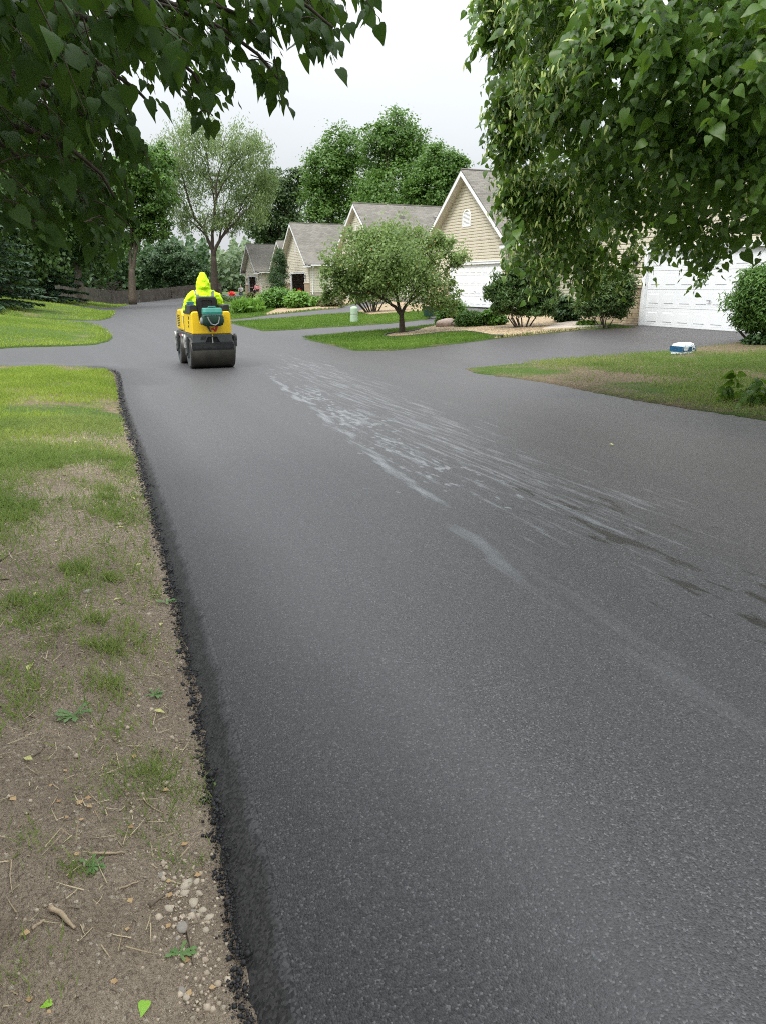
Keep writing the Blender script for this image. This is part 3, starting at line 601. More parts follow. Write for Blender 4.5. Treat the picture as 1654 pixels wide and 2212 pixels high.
def tree(name, label, base, lobes, tr, leaf, size, ncl, k, mat, bark, cat_='tree', group=None, fork=None, droop=.15, clr=.2, rc=None, limbs=True, nbr=26, stems=1, up=.7, lean=0., trunk=True, flat=.65, crown='crown', shell=.5, jit=.35, limb_r=.45, ragged=.11):
    """base (x,y); lobes: (centre xyz, (rx,ry,rz)); leaves gather in clumps through the lobes"""
    bx, by = base; bz = float(T(bx, by)); B = np.array([bx, by, bz - .05])
    root = empty(name, (bx, by, bz), 0, label, cat_, group)
    C = np.array([l[0] for l in lobes], float); R = np.array([l[1] for l in lobes], float)
    w = (R.prod(1)) ** (2 / 3); w /= w.sum(); li = RNG.choice(len(lobes), ncl, p=w)
    u = rdir(ncl); q = shell + (1 - shell) * RNG.random(ncl) ** .5; q = q * (1 + RNG.normal(0, ragged, ncl))
    cc = C[li] + u * R[li] * q[:, None]
    zmin = bz + clr; cc[:, 2] = np.maximum(cc[:, 2], zmin + RNG.random(ncl) * .15 * size)
    rcl = (rc if rc else .16) * R.mean(1)[li] * RNG.uniform(.6, 1.3, ncl)
    off = RNG.normal(size=(ncl, k, 3)) * np.array([1, 1, flat]) * rcl[:, None, None]
    O = (cc[:, None] + off).reshape(-1, 3); O[:, 2] = np.maximum(O[:, 2], bz + .03)
    out = np.repeat(u, k, 0); Nn = unit(out * .55 + np.array([0, 0, up]) + RNG.normal(size=O.shape) * .45)
    A = unit(np.cross(RNG.normal(size=O.shape), Nn)); A[:, 2] -= droop * (1 + RNG.random(len(O))); 
    rn = np.clip(np.repeat(RNG.random(ncl), k) * .6 + RNG.random(len(O)) * .4, 0, 1)
    V, F, r = scatter(leaf[0], leaf[1], O, A, Nn, size * RNG.uniform(.6, 1.25, len(O)), rn)
    V = V - np.array([bx, by, bz]); cr = build_np(crown, V, F, mat, root, r)
    if trunk:
        mb = MB(); top = C.mean(0); P0 = np.array([bx, by, bz])
        fz = fork if fork is not None else .35 * (C[:, 2].max() - bz)
        for s_ in range(stems):
            o_ = np.array([0, 0, 0.]) if stems == 1 else np.array([RNG.normal() * tr * 2.5, RNG.normal() * tr * 2.5, 0])
            F0 = P0 + np.array([0, 0, fz]) + (np.array([top[0] - bx, top[1] - by, 0]) * .12) + o_ * 3 + np.array([lean, 0, 0])
            mb.tube(bez(B + o_ - P0, (B + F0) / 2 + o_ * .5 + np.array([0, 0, fz * .1]) - P0, F0 - P0, 7), np.linspace(tr * 1.25, tr * .85, 7) * (1 if stems == 1 else .5), 9)
            if limbs:
                sel = list(range(len(lobes))) if stems == 1 else list(RNG.choice(len(lobes), max(1, len(lobes) // stems + 1)))
                r0 = tr * (limb_r if stems == 1 else .3); ang = np.array([math.atan2(*( (C[i] - F0)[[2, 0]] + np.array([0, .6 * (C[i] - F0)[1]]))) for i in sel]); order = [sel[q] for q in np.argsort(ang)]
                ng = min(len(order), 3 if stems == 1 else 1); fz_ = F0 - P0
                for grp in np.array_split(np.array(order), ng):
                    ce = C[grp].mean(0); tip = F0 * .38 + ce * .62; p1 = bez(fz_ - np.array([0, 0, .12 * fz]), fz_ + np.array([0, 0, .28 * np.linalg.norm(tip - F0)]) + RNG.normal(size=3) * .04 * np.linalg.norm(tip - F0), tip - P0, 9)
                    p1[2:-1] += RNG.normal(size=(6, 3)) * .012 * np.linalg.norm(tip - F0); mb.tube(p1, np.linspace(r0 * 1.35, r0 * .6, 9), 7)
                    for i in grp:
                        end = C[i] + np.array([0, 0, R[i][2] * .45]) - P0; st_ = p1[RNG.integers(4, 9)]; L_ = np.linalg.norm(end - st_)
                        path = bez(st_, (st_ + end) / 2 + np.array([0, 0, .14 * L_]) + RNG.normal(size=3) * .06 * L_, end, 9); path[2:-1] += RNG.normal(size=(6, 3)) * .015 * L_
                        mb.tube(path, np.linspace(r0 * .62, r0 * .16, 9), 6); own = np.where(li == i)[0]
                        for j in own[:max(2, nbr // len(lobes))]:
                            s = path[RNG.integers(2, 8)]; e = cc[j] - P0; mb.tube(bez(s, (s + e) / 2 + np.array([0, 0, .1 * np.linalg.norm(e - s)]), e, 5), np.linspace(r0 * .2, r0 * .05, 5), 4, cap=False)
        mb.build('trunk' if stems == 1 else 'stems', bark, root, smooth=True)
    return root
def plobes(px, D, lst, dep=1., jd=.35):
    out = []
    for (x, y, rx, ry) in lst:
        a, b = rx * D / 1750, ry * D / 1750; d = D + RNG.uniform(-jd, jd) * a * 2
        out.append((pt(x, y, d), (a, (a + b) / 2 * dep, b)))
    return out
def dist(p): return math.hypot(*p)
# --- trees at the end of the lane
def ftree(name, label, px, D, lst, tr, size, ncl, k, mat, bark, leaf=CARD, **kw): return tree(name, label, col_at(px, D), plobes(px, D, lst), tr, leaf, size, ncl, k, mat, bark, **kw)
TG = 'trees at the end of the lane'
ftree('willow_tree', 'tall airy pale green willow with dark forked trunk behind the road roller', 464, 97, [(430, 290, 44, 46), (490, 312, 44, 42), (376, 315, 42, 46), (545, 335, 40, 40), (355, 400, 32, 48), (430, 385, 50, 45), (510, 405, 45, 48), (578, 385, 28, 45), (563, 452, 34, 38), (455, 470, 42, 30), (388, 470, 30, 34), (515, 480, 32, 28)], .38, .40, 430, 58, LM_WILLOW, BARKD, LANCE, group=TG, fork=4.6, droop=.6, ragged=.2, rc=.19, flat=1.2, nbr=70, shell=.35, limb_r=.5)
ftree('maple_tree', 'forked maple on the grass strip in front of the wooden fence', 284, 86, [(295, 365, 55, 45), (340, 400, 45, 50), (250, 400, 45, 60), (300, 450, 60, 45), (345, 345, 32, 32), (270, 500, 40, 40), (330, 490, 40, 30)], .36, .29, 420, 58, LM_MAPLE, BARK, group=TG, fork=3.6, nbr=40)
ftree('ash_tree', 'large dark ash tree with pale grey trunk left of the forked maple', 173, 66, [(70, 430, 100, 80), (170, 470, 80, 75), (110, 545, 100, 50), (205, 545, 50, 55), (40, 330, 90, 90), (215, 410, 42, 60), (150, 380, 70, 70)], .34, .30, 560, 46, LM_ASH, BARKG, group=TG, fork=2.6, droop=.35, nbr=36)
ftree('ash_tree', 'big dark ash tree rising behind the spruces at the far left', 15, 60, [(-60, 420, 120, 110), (20, 510, 90, 70), (-100, 320, 110, 110), (70, 575, 60, 36), (0, 590, 70, 36)], .4, .30, 460, 46, LM_ASH, BARKG, group=TG, fork=3, droop=.35, nbr=30)
ftree('hawthorn_tree', 'small dark spreading tree just behind the wooden fence beside the willow', 368, 106, [(335, 570, 40, 26), (392, 575, 42, 30), (365, 545, 42, 24), (422, 596, 32, 26), (318, 598, 26, 22), (375, 600, 40, 20)], .2, .30, 300, 40, LM_DARK, BARKD, group=TG, fork=2.0, nbr=30)
ftree('locust_tree', 'thin leaved locust between the willow and the maples', 605, 122, [(590, 405, 36, 42), (628, 440, 30, 50), (600, 485, 46, 38), (560, 478, 28, 36), (645, 395, 24, 32), (628, 500, 30, 34), (570, 520, 30, 24)], .35, .42, 420, 36, LM_LOCUST, BARKD, group=TG, fork=6, rc=.2, nbr=40)
MG = 'maples behind the houses'
ftree('maple_tree', 'green maple behind the houses, leftmost and shortest of the row', 735, 96, [(742, 325, 44, 50), (700, 365, 42, 50), (690, 430, 38, 45), (740, 415, 55, 55), (700, 470, 40, 30)], .35, .29, 420, 60, LM_MAPLE, BARK, group=MG, fork=5, rc=.2, nbr=40)
ftree('maple_tree', 'tallest green maple behind the houses with domed crown', 850, 92, [(852, 300, 55, 54), (812, 350, 46, 55), (892, 345, 48, 52), (850, 415, 70, 60), (800, 430, 45, 50), (900, 430, 45, 50), (850, 462, 95, 30), (820, 300, 34, 34), (885, 305, 34, 34)], .38, .29, 520, 62, LM_MAPLE, BARK, group=MG, fork=5, rc=.2, nbr=50)
ftree('maple_tree', 'green maple behind the vented gable, rightmost of the row', 955, 88, [(945, 355, 42, 40), (982, 360, 28, 34), (930, 410, 48, 46), (972, 425, 38, 46), (940, 465, 50, 30)], .33, .28, 400, 60, LM_MAPLE, BARK, group=MG, fork=5, rc=.2, nbr=40)
# woods far behind the fence: one mass
def woods(px0, px1, D0, D1, top, n, size, mat, bot=650):
    px = RNG.uniform(px0, px1, n); D = RNG.uniform(D0, D1, n); t = np.array([top(x) for x in px]) + 14 * np.sin(px * .21) + 8 * np.sin(px * .53 + 1)
    py = t + (bot - t) * RNG.random(n) ** .8; O = np.array([pt(a, b, d) for a, b, d in zip(px, py, D)])
    Nn = unit(RNG.normal(size=O.shape) * .6 + np.array([-.3, -.6, .6])); A = unit(np.cross(RNG.normal(size=O.shape), Nn))
    return scatter(*CARD, O, A, Nn, size * RNG.uniform(.6, 1.3, n))
v, f, r = woods(120, 450, 118, 130, lambda x: 520, 9000, .8, None); o = build_np('woods', v, f, LM_DARK, None, r); tag(o, 'dark undergrowth and woods behind the wooden fence', 'woods', kind='stuff')
v, f, r = woods(-60, 180, 84, 98, lambda x: 330, 9000, .8, None); o = build_np('woods', v, f, LM_DARK, None, r); tag(o, 'dark wood behind the spruces at far left', 'woods', kind='stuff')
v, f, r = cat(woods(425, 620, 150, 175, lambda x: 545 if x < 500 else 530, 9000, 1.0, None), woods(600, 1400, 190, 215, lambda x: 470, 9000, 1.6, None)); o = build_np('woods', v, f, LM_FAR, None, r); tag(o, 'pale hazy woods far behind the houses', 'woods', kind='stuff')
# spruces
def spruce(label, px, D, H, Rb, nw=15):
    bx, by = col_at(px, D); bz = float(T(bx, by)); root = empty('spruce_tree', (bx, by, bz), 0, label, 'spruce', 'spruces on the left mound')
    mb = MB().tube([(0, 0, -.1), (0, 0, H)], [H * .028, .02], 8); O = []; A = []; Nn = []
    for i in range(nw):
        fz = (i + .3) / nw; z = .25 + H * .96 * fz; Rr = Rb * (1 - fz) ** .85 + .12; nb = int(9 - 4 * fz)
        for j in range(nb):
            t = 2 * math.pi * (j + random.random() * .6) / nb; d = np.array([math.cos(t), math.sin(t), 0]); L_ = Rr * random.uniform(.75, 1.1)
            path = bez(np.array([0, 0, z]), d * L_ * .5 + [0, 0, z - .02 * L_], d * L_ + np.array([0, 0, z - .14 * L_ + .08]), 7); mb.tube(path, np.linspace(.03, .006, 7), 4, cap=False)
            m = int(60 * L_ + 20); s = RNG.random(m) ** .75; pos = np.array([path[min(6, int(q * 6.99))] * (1 - (q * 6.99) % 1) + path[min(6, int(q * 6.99) + 1)] * ((q * 6.99) % 1) for q in s])
            side = np.array([-d[1], d[0], 0]); sw = (1 - s) * .32 * L_ + .05
            pos = pos + side * (RNG.uniform(-1, 1, m) * sw)[:, None] + np.array([0, 0, -.06]) * RNG.random(m)[:, None]
            O.append(pos); A.append(d + side * RNG.uniform(-.9, .9, m)[:, None] + RNG.normal(size=(m, 3)) * .25 + [0, 0, -.1]); Nn.append(np.tile([0, 0, 1.], (m, 1)) + RNG.normal(size=(m, 3)) * .4)
    O = np.concatenate(O); v, f, r = scatter(*LANCE, O, np.concatenate(A), np.concatenate(Nn), np.stack([RNG.uniform(.3, .5, len(O)), RNG.uniform(.2, .36, len(O)), np.full(len(O), .2)], 1))
    build_np('crown', v, f, LM_SPRUCE, root, r); mb.build('trunk', BARKD, root); return root
spruce('nearer blue green spruce at the left edge of the picture', -38, 41, 6.5, 2.9, 17)
spruce('spruce with low drooping boughs left of the pale ash trunk', 100, 62, 9, 2.9, 18)
# --- fence
fp = [col_at(120, 76), col_at(175, 82), col_at(240, 90), col_at(300, 97), col_at(370, 101), col_at(480, 103)]
FENCEM = M('weathered_fence_wood', (.125, .108, .090), .9, .35, 2.2, 14, .3); froot = empty('wooden_fence', (*fp[2], float(T(*fp[2]))), 0, 'low weathered grey board fence across the end of the lane', 'fence'); fl = np.array([*fp[2], float(T(*fp[2]))])
bd = MB(); prl = MB(); Lp = 0
for i in range(len(fp) - 1):
    a, b = np.array(fp[i]), np.array(fp[i + 1]); L_ = np.hypot(*(b - a)); d = (b - a) / L_; nrm = np.array([-d[1], d[0]]); n = int(L_ / .15)
    for j in range(n):
        p = a + d * (j + .5) * .15; z = float(T(*p)); h = 1.42 + random.uniform(-.03, .03); w = .066
        q = [p - d * w - nrm * .01, p + d * w - nrm * .01, p + d * w + nrm * .01, p - d * w + nrm * .01]
        bd.loft([[(*(k - fl[:2]), z - .05 - fl[2]) for k in q], [(*(k - fl[:2]), z + h - fl[2]) for k in q]])
    for hz in (.35, 1.1):
        q0, q1 = a + nrm * .03, b + nrm * .03; prl.tube([(*(q0 - fl[:2]), float(T(*a)) + hz - fl[2]), (*(q1 - fl[:2]), float(T(*b)) + hz - fl[2])], .04, 4)
    for j in range(int(L_ / 2.4)):
        p = a + d * (j * 2.4 + .3) + nrm * .11; z = float(T(*p)); x, y = p - fl[:2]; MB().box(x - .045, x + .045, y - .045, y + .045, z - .1 - fl[2], z + 1.36 - fl[2]).build('fence_post', FENCEM, froot)
bd.build('fence_boards', FENCEM, froot); prl.build('fence_rails', FENCEM, froot)
bp = col_at(236, 100); bz = float(T(*bp)); br = MB()
for i in range(90):
    t = random.uniform(0, 6.28); l_ = random.uniform(1, 2.6); c = np.array([random.gauss(0, 1.3), random.gauss(0, .8), 0]); z = abs(random.gauss(0, 1.0)) + .1
    d = np.array([math.cos(t), math.sin(t), random.uniform(-.2, .5)]); br.tube([c + [0, 0, z] - d * l_ / 2, c + [0, 0, z], c + [0, 0, z + .1] + d * l_ / 2], [.035, .03, .01], 4)
o = br.build('brush_pile', BARKD); o.location = (*bp, bz + .3); tag(o, 'heap of dead branches behind the fence below the ash', 'brush pile')
# --- shrubs and garden trees by the houses
def shrub(name, label, px, py, lst, leaf, size, ncl, k, mat, bark=BARKD, cat_='shrub', dep=1., **kw):
    b = at(px, py); D = dist(b); kw.setdefault('fork', .12); kw.setdefault('stems', 5); kw.setdefault('clr', .06); kw.setdefault('rc', .22)
    return tree(name, label, b, plobes(px, D, lst, dep), kw.pop('tr', .03), leaf, size, ncl, k, mat, bark, cat_=cat_, crown='foliage', **kw)
SG = 'garden shrubs in front of the houses'
b = at(868, 723); D = dist(b)
crab = tree('crab_apple_tree', 'small crab apple tree with round crown and forked dark trunk on the grass island', b, plobes(868, D, [(760, 555, 55, 48), (815, 525, 58, 40), (880, 525, 62, 42), (945, 560, 50, 46), (790, 605, 70, 44), (860, 595, 75, 42), (935, 625, 55, 42), (740, 615, 40, 34), (850, 560, 90, 50), (965, 655, 28, 26), (712, 585, 26, 24), (992, 560, 22, 22), (982, 618, 24, 20), (705, 640, 20, 18), (770, 508, 40, 18), (955, 522, 32, 18)], 1.1), .085, CARD, .085, 560, 46, LM_CRAB, BARKD, fork=.62, up=.5, rc=.22, nbr=90, limb_r=.55, droop=.3, flat=.8, shell=.35, ragged=.22)
FR = M('crab_fruit', (.55, .24, .05), .4, .3); mb = MB(); bz = float(T(*b))
for x, y, s in [(random.uniform(735, 970), random.uniform(510, 640), 0) for _ in range(16)]:
    p = pt(x, y, D + random.uniform(-1.7, -.4)) - np.array([b[0], b[1], bz]); mb.blob(p, (.017, .017, .017), 6, 4)
o = mb.build('fruit', FR, crab); o['kind'] = 'stuff'
shrub('burning_bush', 'dark multi stemmed shrub beside the open garage behind the crab apple', 806, 677, [(790, 625, 34, 26), (830, 620, 34, 30), (770, 640, 22, 16)], CARD, .075, 140, 40, LM_CRAB, group=SG, stems=11, tr=.06, fork=.5, clr=.7)
b = at(600, 641); tree('arborvitae', 'tall dark columnar evergreen against the beige house corner', col_at(601, 80), plobes(601, 80, [(601, 628, 17, 24), (602, 600, 17, 26), (604, 575, 14, 24), (606, 555, 9, 18)]), .1, LANCE, .2, 320, 36, LM_DARK, BARKD, cat_='evergreen', trunk=True, limbs=False, fork=1, clr=.2, droop=-.3, rc=.25, crown='foliage')
shrub('round_shrub', 'big rounded bright green shrub in front of the open beige garage', 598, 668, [(585, 650, 30, 20), (612, 648, 28, 21), (600, 640, 30, 16), (570, 655, 16, 14)], CARD, .13, 260, 34, LM_SHRUB, group=SG)
shrub('hydrangea', 'light green large leaved hydrangea right of the big rounded shrub', 651, 667, [(640, 650, 22, 17), (660, 652, 20, 16), (648, 642, 20, 12)], CARD, .19, 160, 22, LM_LIGHT, group=SG)
shrub('yew_hedge', 'low clipped dark green yew hedge beside the hydrangea', 686, 664, [(681, 651, 13, 11), (697, 652, 13, 11)], LANCE, .15, 120, 40, LM_YEW, group=SG)
shrub('spirea', 'loose brownish green shrub right of the clipped hedge', 712, 665, [(703, 652, 14, 12), (722, 650, 20, 14)], CARD, .10, 120, 34, LM_BROWN, group=SG)
shrub('daylily', 'clump of long leaved daylilies on the grass near the roller', 538, 678, [(525, 671, 20, 9), (545, 670, 20, 10)], LANCE, .5, 70, 20, LM_LIGHT, group=SG, trunk=False, droop=-.8, up=.1)
shrub('juniper', 'low spreading grey green juniper in front of the farthest garage', 510, 652, [(495, 648, 20, 5), (520, 648, 16, 5), (480, 646, 14, 6)], LANCE, .3, 120, 24, LM_CEDAR, group=SG, trunk=False)
shrub('small_shrub', 'small round shrub beside the farthest garage door', 544, 647, [(543, 640, 8, 7)], CARD, .2, 50, 24, LM_BROWN, group=SG)
shrub('leafy_shrub', 'tall thin leafy shrub in front of the white door edge', 965, 706, [(965, 680, 20, 22), (985, 668, 16, 22), (950, 690, 12, 12)], CARD, .085, 150, 34, LM_SHRUB, group=SG, tr=.02)
shrub('box_shrub', 'clipped round bright green yew in front of the closed white door', 1012, 709, [(1003, 692, 18, 16), (1022, 691, 18, 16), (1012, 683, 18, 10)], LANCE, .10, 260, 46, LM_YEW, group=SG)
shrub('viburnum', 'broad leaved green shrub right of the clipped yew', 1062, 707, [(1050, 690, 18, 16), (1072, 692, 18, 14), (1062, 680, 18, 11)], CARD, .105, 170, 34, LM_SHRUB, group=SG)
shrub('mugo_pine', 'large leaning mugo pine with bare brown stems on the gravel bed', 1128, 712, [(1072, 635, 22, 26), (1095, 605, 30, 28), (1130, 590, 34, 28), (1165, 605, 34, 34), (1100, 650, 30, 20), (1150, 640, 36, 22), (1185, 650, 22, 26), (1082, 668, 20, 20), (1165, 678, 34, 18), (1120, 668, 26, 16)], LANCE, .13, 460, 52, LM_PINE, group=SG, stems=9, tr=.04, fork=.35, clr=.45, droop=-.7, rc=.18)
shrub('yew_shrub', 'dark low yew between the mugo pine and the rounded cedar', 1222, 700, [(1212, 670, 18, 22), (1232, 672, 18, 22), (1222, 655, 16, 14)], CARD, .09, 170, 34, LM_DARK, group=SG)
shrub('cedar_shrub', 'big rounded cedar shrub against the brick pier of the nearest garage', 1305, 709, [(1300, 640, 38, 34), (1335, 620, 28, 36), (1270, 660, 26, 24), (1330, 660, 26, 24), (1345, 645, 18, 22), (1318, 600, 20, 18)], LANCE, .13, 420, 52, LM_CEDAR, group=SG, stems=8, tr=.03, fork=.25, clr=.25, droop=-.3)
shrub('fern_clump', 'small bright yellow green plant under the rounded cedar', 1262, 709, [(1256, 700, 10, 6), (1275, 700, 10, 6)], CARD, .12, 40, 14, LM_LIGHT, group=SG, trunk=False)
shrub('globe_yew', 'clipped globe yew at the right edge beside the white garage door', 1640, 742, [(1628, 650, 44, 40), (1680, 640, 60, 55), (1630, 690, 40, 28), (1650, 610, 44, 32), (1700, 690, 50, 40)], LANCE, .11, 640, 60, LM_YEW, group=SG, stems=6, tr=.05, fork=.3, clr=.35)
shrub('vinca', 'leafy ground plant at the foot of the globe yew', 1635, 745, [(1630, 735, 24, 9), (1660, 733, 26, 10)], CARD, .10, 90, 20, LM_DARK, group=SG, trunk=False)
# --- flowers
RED = leafmat('red_petals', (.65, .02, .02), (.85, .06, .05), .2); PINK = leafmat('pink_petals', (.75, .25, .28), (.85, .45, .45), .2)
shrub('geranium', 'red flowering geranium beside the kneeling man', 502, 649, [(502, 634, 6, 4)], CARD, .14, 24, 14, RED, cat_='flowers', trunk=True, tr=.02, fork=.5)
p = pt(556, 622, 93); root = empty('flower_basket', tuple(p), 0, 'hanging basket of pink flowers by the farthest garage', 'flower basket')
MB().lathe([(.12, -.42), (.26, -.2), (.28, -.12)], 12).build('basket', DARKM, root); MB().tube([(.27, 0, -.12), (0, 0, .8)], .01, 4).tube([(-.27, 0, -.12), (0, 0, .8)], .01, 4).build('hanger', DARKM, root)
O = RNG.normal(size=(200, 3)) * [.19, .19, .11]; v, f, r = scatter(*CARD, O, RNG.normal(size=O.shape), RNG.normal(size=O.shape) + [0, 0, 1], np.full(200, .13)); build_np('blossom', v, f, PINK, root, r)
# ------------------------------------------------------------------ the two near lindens
def twigs(P0, A0, n_leaf, L_, size, mat, bracts=0., down=.9, twig_r=.0028, face=None, every=1):
    """drooping leafy twigs at points P0 heading A0; returns leaf arrays, bract arrays, twig MB"""
    n = len(P0); s = np.linspace(.1, 1, n_leaf)[None, :, None]; L_ = np.asarray(L_).reshape(-1, 1, 1)
    A0 = unit(A0); drop = np.array([0, 0, -1.])
    path = lambda q: P0[:, None] + A0[:, None] * L_ * q + drop * L_ * .45 * q * q
    O = path(s); tang = unit(A0[:, None] + drop * .9 * s)
    sd = unit(np.cross(tang, [0, 0, 1.]) + 1e-6); alt = np.where(np.arange(n_leaf) % 2 == 0, 1., -1.)[None, :, None]
    A = unit(tang * .45 + sd * alt * .75 + drop * down + RNG.normal(size=O.shape) * .35)
    base = np.array([0, 0, .75]) if face is None else np.asarray(face)[:, None] if np.ndim(face) == 2 else np.asarray(face)
    Nn = unit(base + RNG.normal(size=O.shape) * .5)
    O = O + A * .03; O = O.reshape(-1, 3); A = A.reshape(-1, 3); Nn = Nn.reshape(-1, 3)
    rn = np.clip(np.repeat(RNG.random(n), n_leaf) * .55 + RNG.random(len(O)) * .45, 0, 1)
    leaf = scatter(*HEART, O, A, Nn, size * RNG.uniform(.38, 1.2, len(O)), rn)
    br = None
    if bracts:
        k = RNG.random(len(O)) < bracts; Ob = O[k] + Nn[k] * .02 + RNG.normal(size=(k.sum(), 3)) * .03
        br = scatter(*BRACT, Ob, drop + RNG.normal(size=Ob.shape) * .35, Nn[k] + RNG.normal(size=Ob.shape) * .4, size * RNG.uniform(.8, 1.25, k.sum()))
    mb = MB(); qs = np.linspace(0, 1, 5)[None, :, None]; pp = path(qs)
    for i in range(0, n, every): mb.tube(pp[i], np.linspace(twig_r, twig_r * .4, 5), 4, cap=False)
    return leaf, br, mb
def ell(px, py, C, R):
    d = ray(px, py); d = d / np.linalg.norm(d); o = (CC - C) / R; e = d / R; a = e @ e; b = o @ e; c = o @ o - 1; q = b * b - a * c
    return (-b - math.sqrt(q)) / a if q > 0 else -b / a
def samp(poly, n):
    a = np.array(poly); out = []
    while len(out) < n:
        x = RNG.uniform(a[:, 0].min(), a[:, 0].max(), 400); y = RNG.uniform(a[:, 1].min(), a[:, 1].max(), 400); k = inpoly(poly, x, y); out += list(zip(x[k], y[k]))
    return out[:n]
# right linden: crown a broad ellipsoid whose left side we look at; trunk beyond the right edge
RC = np.array([9.2, 5.7, 4.7]); RR = np.array([4.8, 4.8, 3.3]); RT = (9.4, 5.2)
MAIN = [(1045, -60), (1042, 20), (1085, 120), (1085, 170), (1068, 240), (1078, 300), (1075, 350), (1090, 400), (1106, 460), (1112, 505), (1125, 520), (1180, 545), (1250, 560), (1300, 545), (1335, 500), (1400, 470), (1480, 450), (1560, 425), (1700, 440), (1700, -60)]
RAG = [(1050, -20), (1045, 70), (1072, 95), (1092, 150), (1066, 190), (1066, 265), (1082, 330), (1078, 385), (1095, 440), (1092, 505), (1108, 530), (1098, 555), (1150, 585), (1210, 590), (1255, 612), (1310, 598), (1345, 565), (1395, 530), (1420, 540), (1440, 500), (1300, 500), (1150, 480), (1130, 300), (1130, -20)]
HANG = [(1420, 470), (1590, 470), (1575, 520), (1545, 585), (1520, 605), (1500, 600), (1475, 555), (1440, 530)]
HANG2 = [(1600, 440), (1720, 440), (1720, 545), (1650, 530), (1610, 500)]
def rpts(poly, n, back=.5, fwd=.15, gaps=.05):
    out = []
    for x, y in samp(poly, n):
        s = ell(x, y, RC, RR) + RNG.exponential(back) - fwd * RNG.random(); d = ray(x, y); d = d / np.linalg.norm(d); p = CC + d * s
        lay = math.sin(p[2] * 7.5 + 1.7 * math.sin(p[0] * 1.9 + p[1] * 1.1) + 1.3 * math.sin(p[1] * 2.7 - p[0])) + .7 * math.sin(p[0] * 4.1 + p[1] * 3.3 + p[2] * 2)
        if gaps and lay < gaps:
            if RNG.random() < .5: out.append(p + d * RNG.uniform(.6, 1.5))
        else: out.append(p)
    return np.array(out)
def outward(P, C, R): return unit((P - C) / R ** 2)
root = empty('linden_tree', (RT[0], RT[1], float(T(*RT))), 0, 'big linden with pale hanging bracts overhanging the driveway from the right', 'tree', 'lindens beside the lane'); ro = np.array(root.location)
L1_ = []; B1_ = []; tw = MB()
def addtw(P, nl, Lr, size, br, **kw):  # leaves tilt up to the sky
    o_ = outward(P, RC, RR); A0 = unit(o_ * .8 + RNG.normal(size=P.shape) * .45); a, b_, m = twigs(P - A0 * .15, A0, nl, RNG.uniform(*Lr, len(P)), size, None, br, down=.42, face=unit(o_ * .40 + unit(CC - P) * .25 + np.array([-.25, -.05, .6])), **kw)
    L1_.append(a); 
    if b_: B1_.append(b_)
    tw.add([tuple(q) for q in m.v], m.f)
addtw(rpts(MAIN, 1500, .3, gaps=.3), 9, (.25, .5), .090, .05, every=2)
addtw(rpts([(1045, -60), (1085, 120), (1070, 260), (1090, 400), (1112, 520), (1200, 560), (1330, 520), (1290, 300), (1330, -60)], 640, .12), 9, (.22, .38), .088, .8, every=2)
addtw(rpts(RAG, 300, .25), 7, (.22, .42), .088, .4)
addtw(rpts(HANG, 72, .3), 8, (.2, .32), .08, .02); addtw(rpts(HANG2, 34, .3), 7, (.2, .3), .10, .02)
addtw(rpts(MAIN, 380, 1.6, gaps=0), 9, (.3, .5), .14, 0, every=3)
u = rdir(2600); P = RC + u * RR * RNG.uniform(.72, 1., 2600)[:, None]; px_, py_, w_ = proj(P); k = ~((px_ > -220) & (px_ < 1950) & (py_ > -330) & (py_ < 2300) & (w_ > 0)) & (P[:, 2] > 1.9) & (P[:, 0] * .4 + P[:, 1] * .9 > 1.5)
addtw(P[k], 6, (.4, .6), .24, 0, every=9)
def put(parts, name, mat):
    v, f, r = cat(*parts); return build_np(name, v - ro, f, mat, root, r)
put(L1_, 'crown', LM_LIND); put(B1_, 'flower_bracts', LM_BRACT)['kind'] = 'stuff'
tb = MB(); tz = ro[2]; tb.tube(bez(np.array([0, 0, -.1]), np.array([.05, 0, 1.2]), np.array([0, .1, 2.2])), np.linspace(.24, .17, 8), 12)
for i in range(34):
    u_ = unit(np.array([[-.6 + RNG.normal() * .55, RNG.normal() * .7, RNG.normal() * .45]]))[0]; e = RC + u_ * RR * .86 - ro
    if e[2] < .9: e[2] = .9 + random.random() * .5
    s_ = np.array([0, .05, 1.2 + 1.6 * random.random()]); path = bez(s_, (s_ + e) / 2 + np.array([0, 0, .55]), e, 10); tb.tube(path, np.linspace(.06, .008, 10), 6)
    for j in range(3): q = path[5 + j]; d_ = unit(RNG.normal(size=(1, 3)))[0]; tb.tube(bez(q, q + d_ * .4 + (e - s_) * .08, q + d_ * .7 + (e - s_) * .2 - np.array([0, 0, .2]), 5), np.linspace(.016, .004, 5), 4, cap=False)
tb.build('trunk', BARKD, root, smooth=True); tw.v = [(x - ro[0], y - ro[1], z - ro[2]) for x, y, z in tw.v]; o = tw.build('twigs', TWIGM, root); o['kind'] = 'stuff'
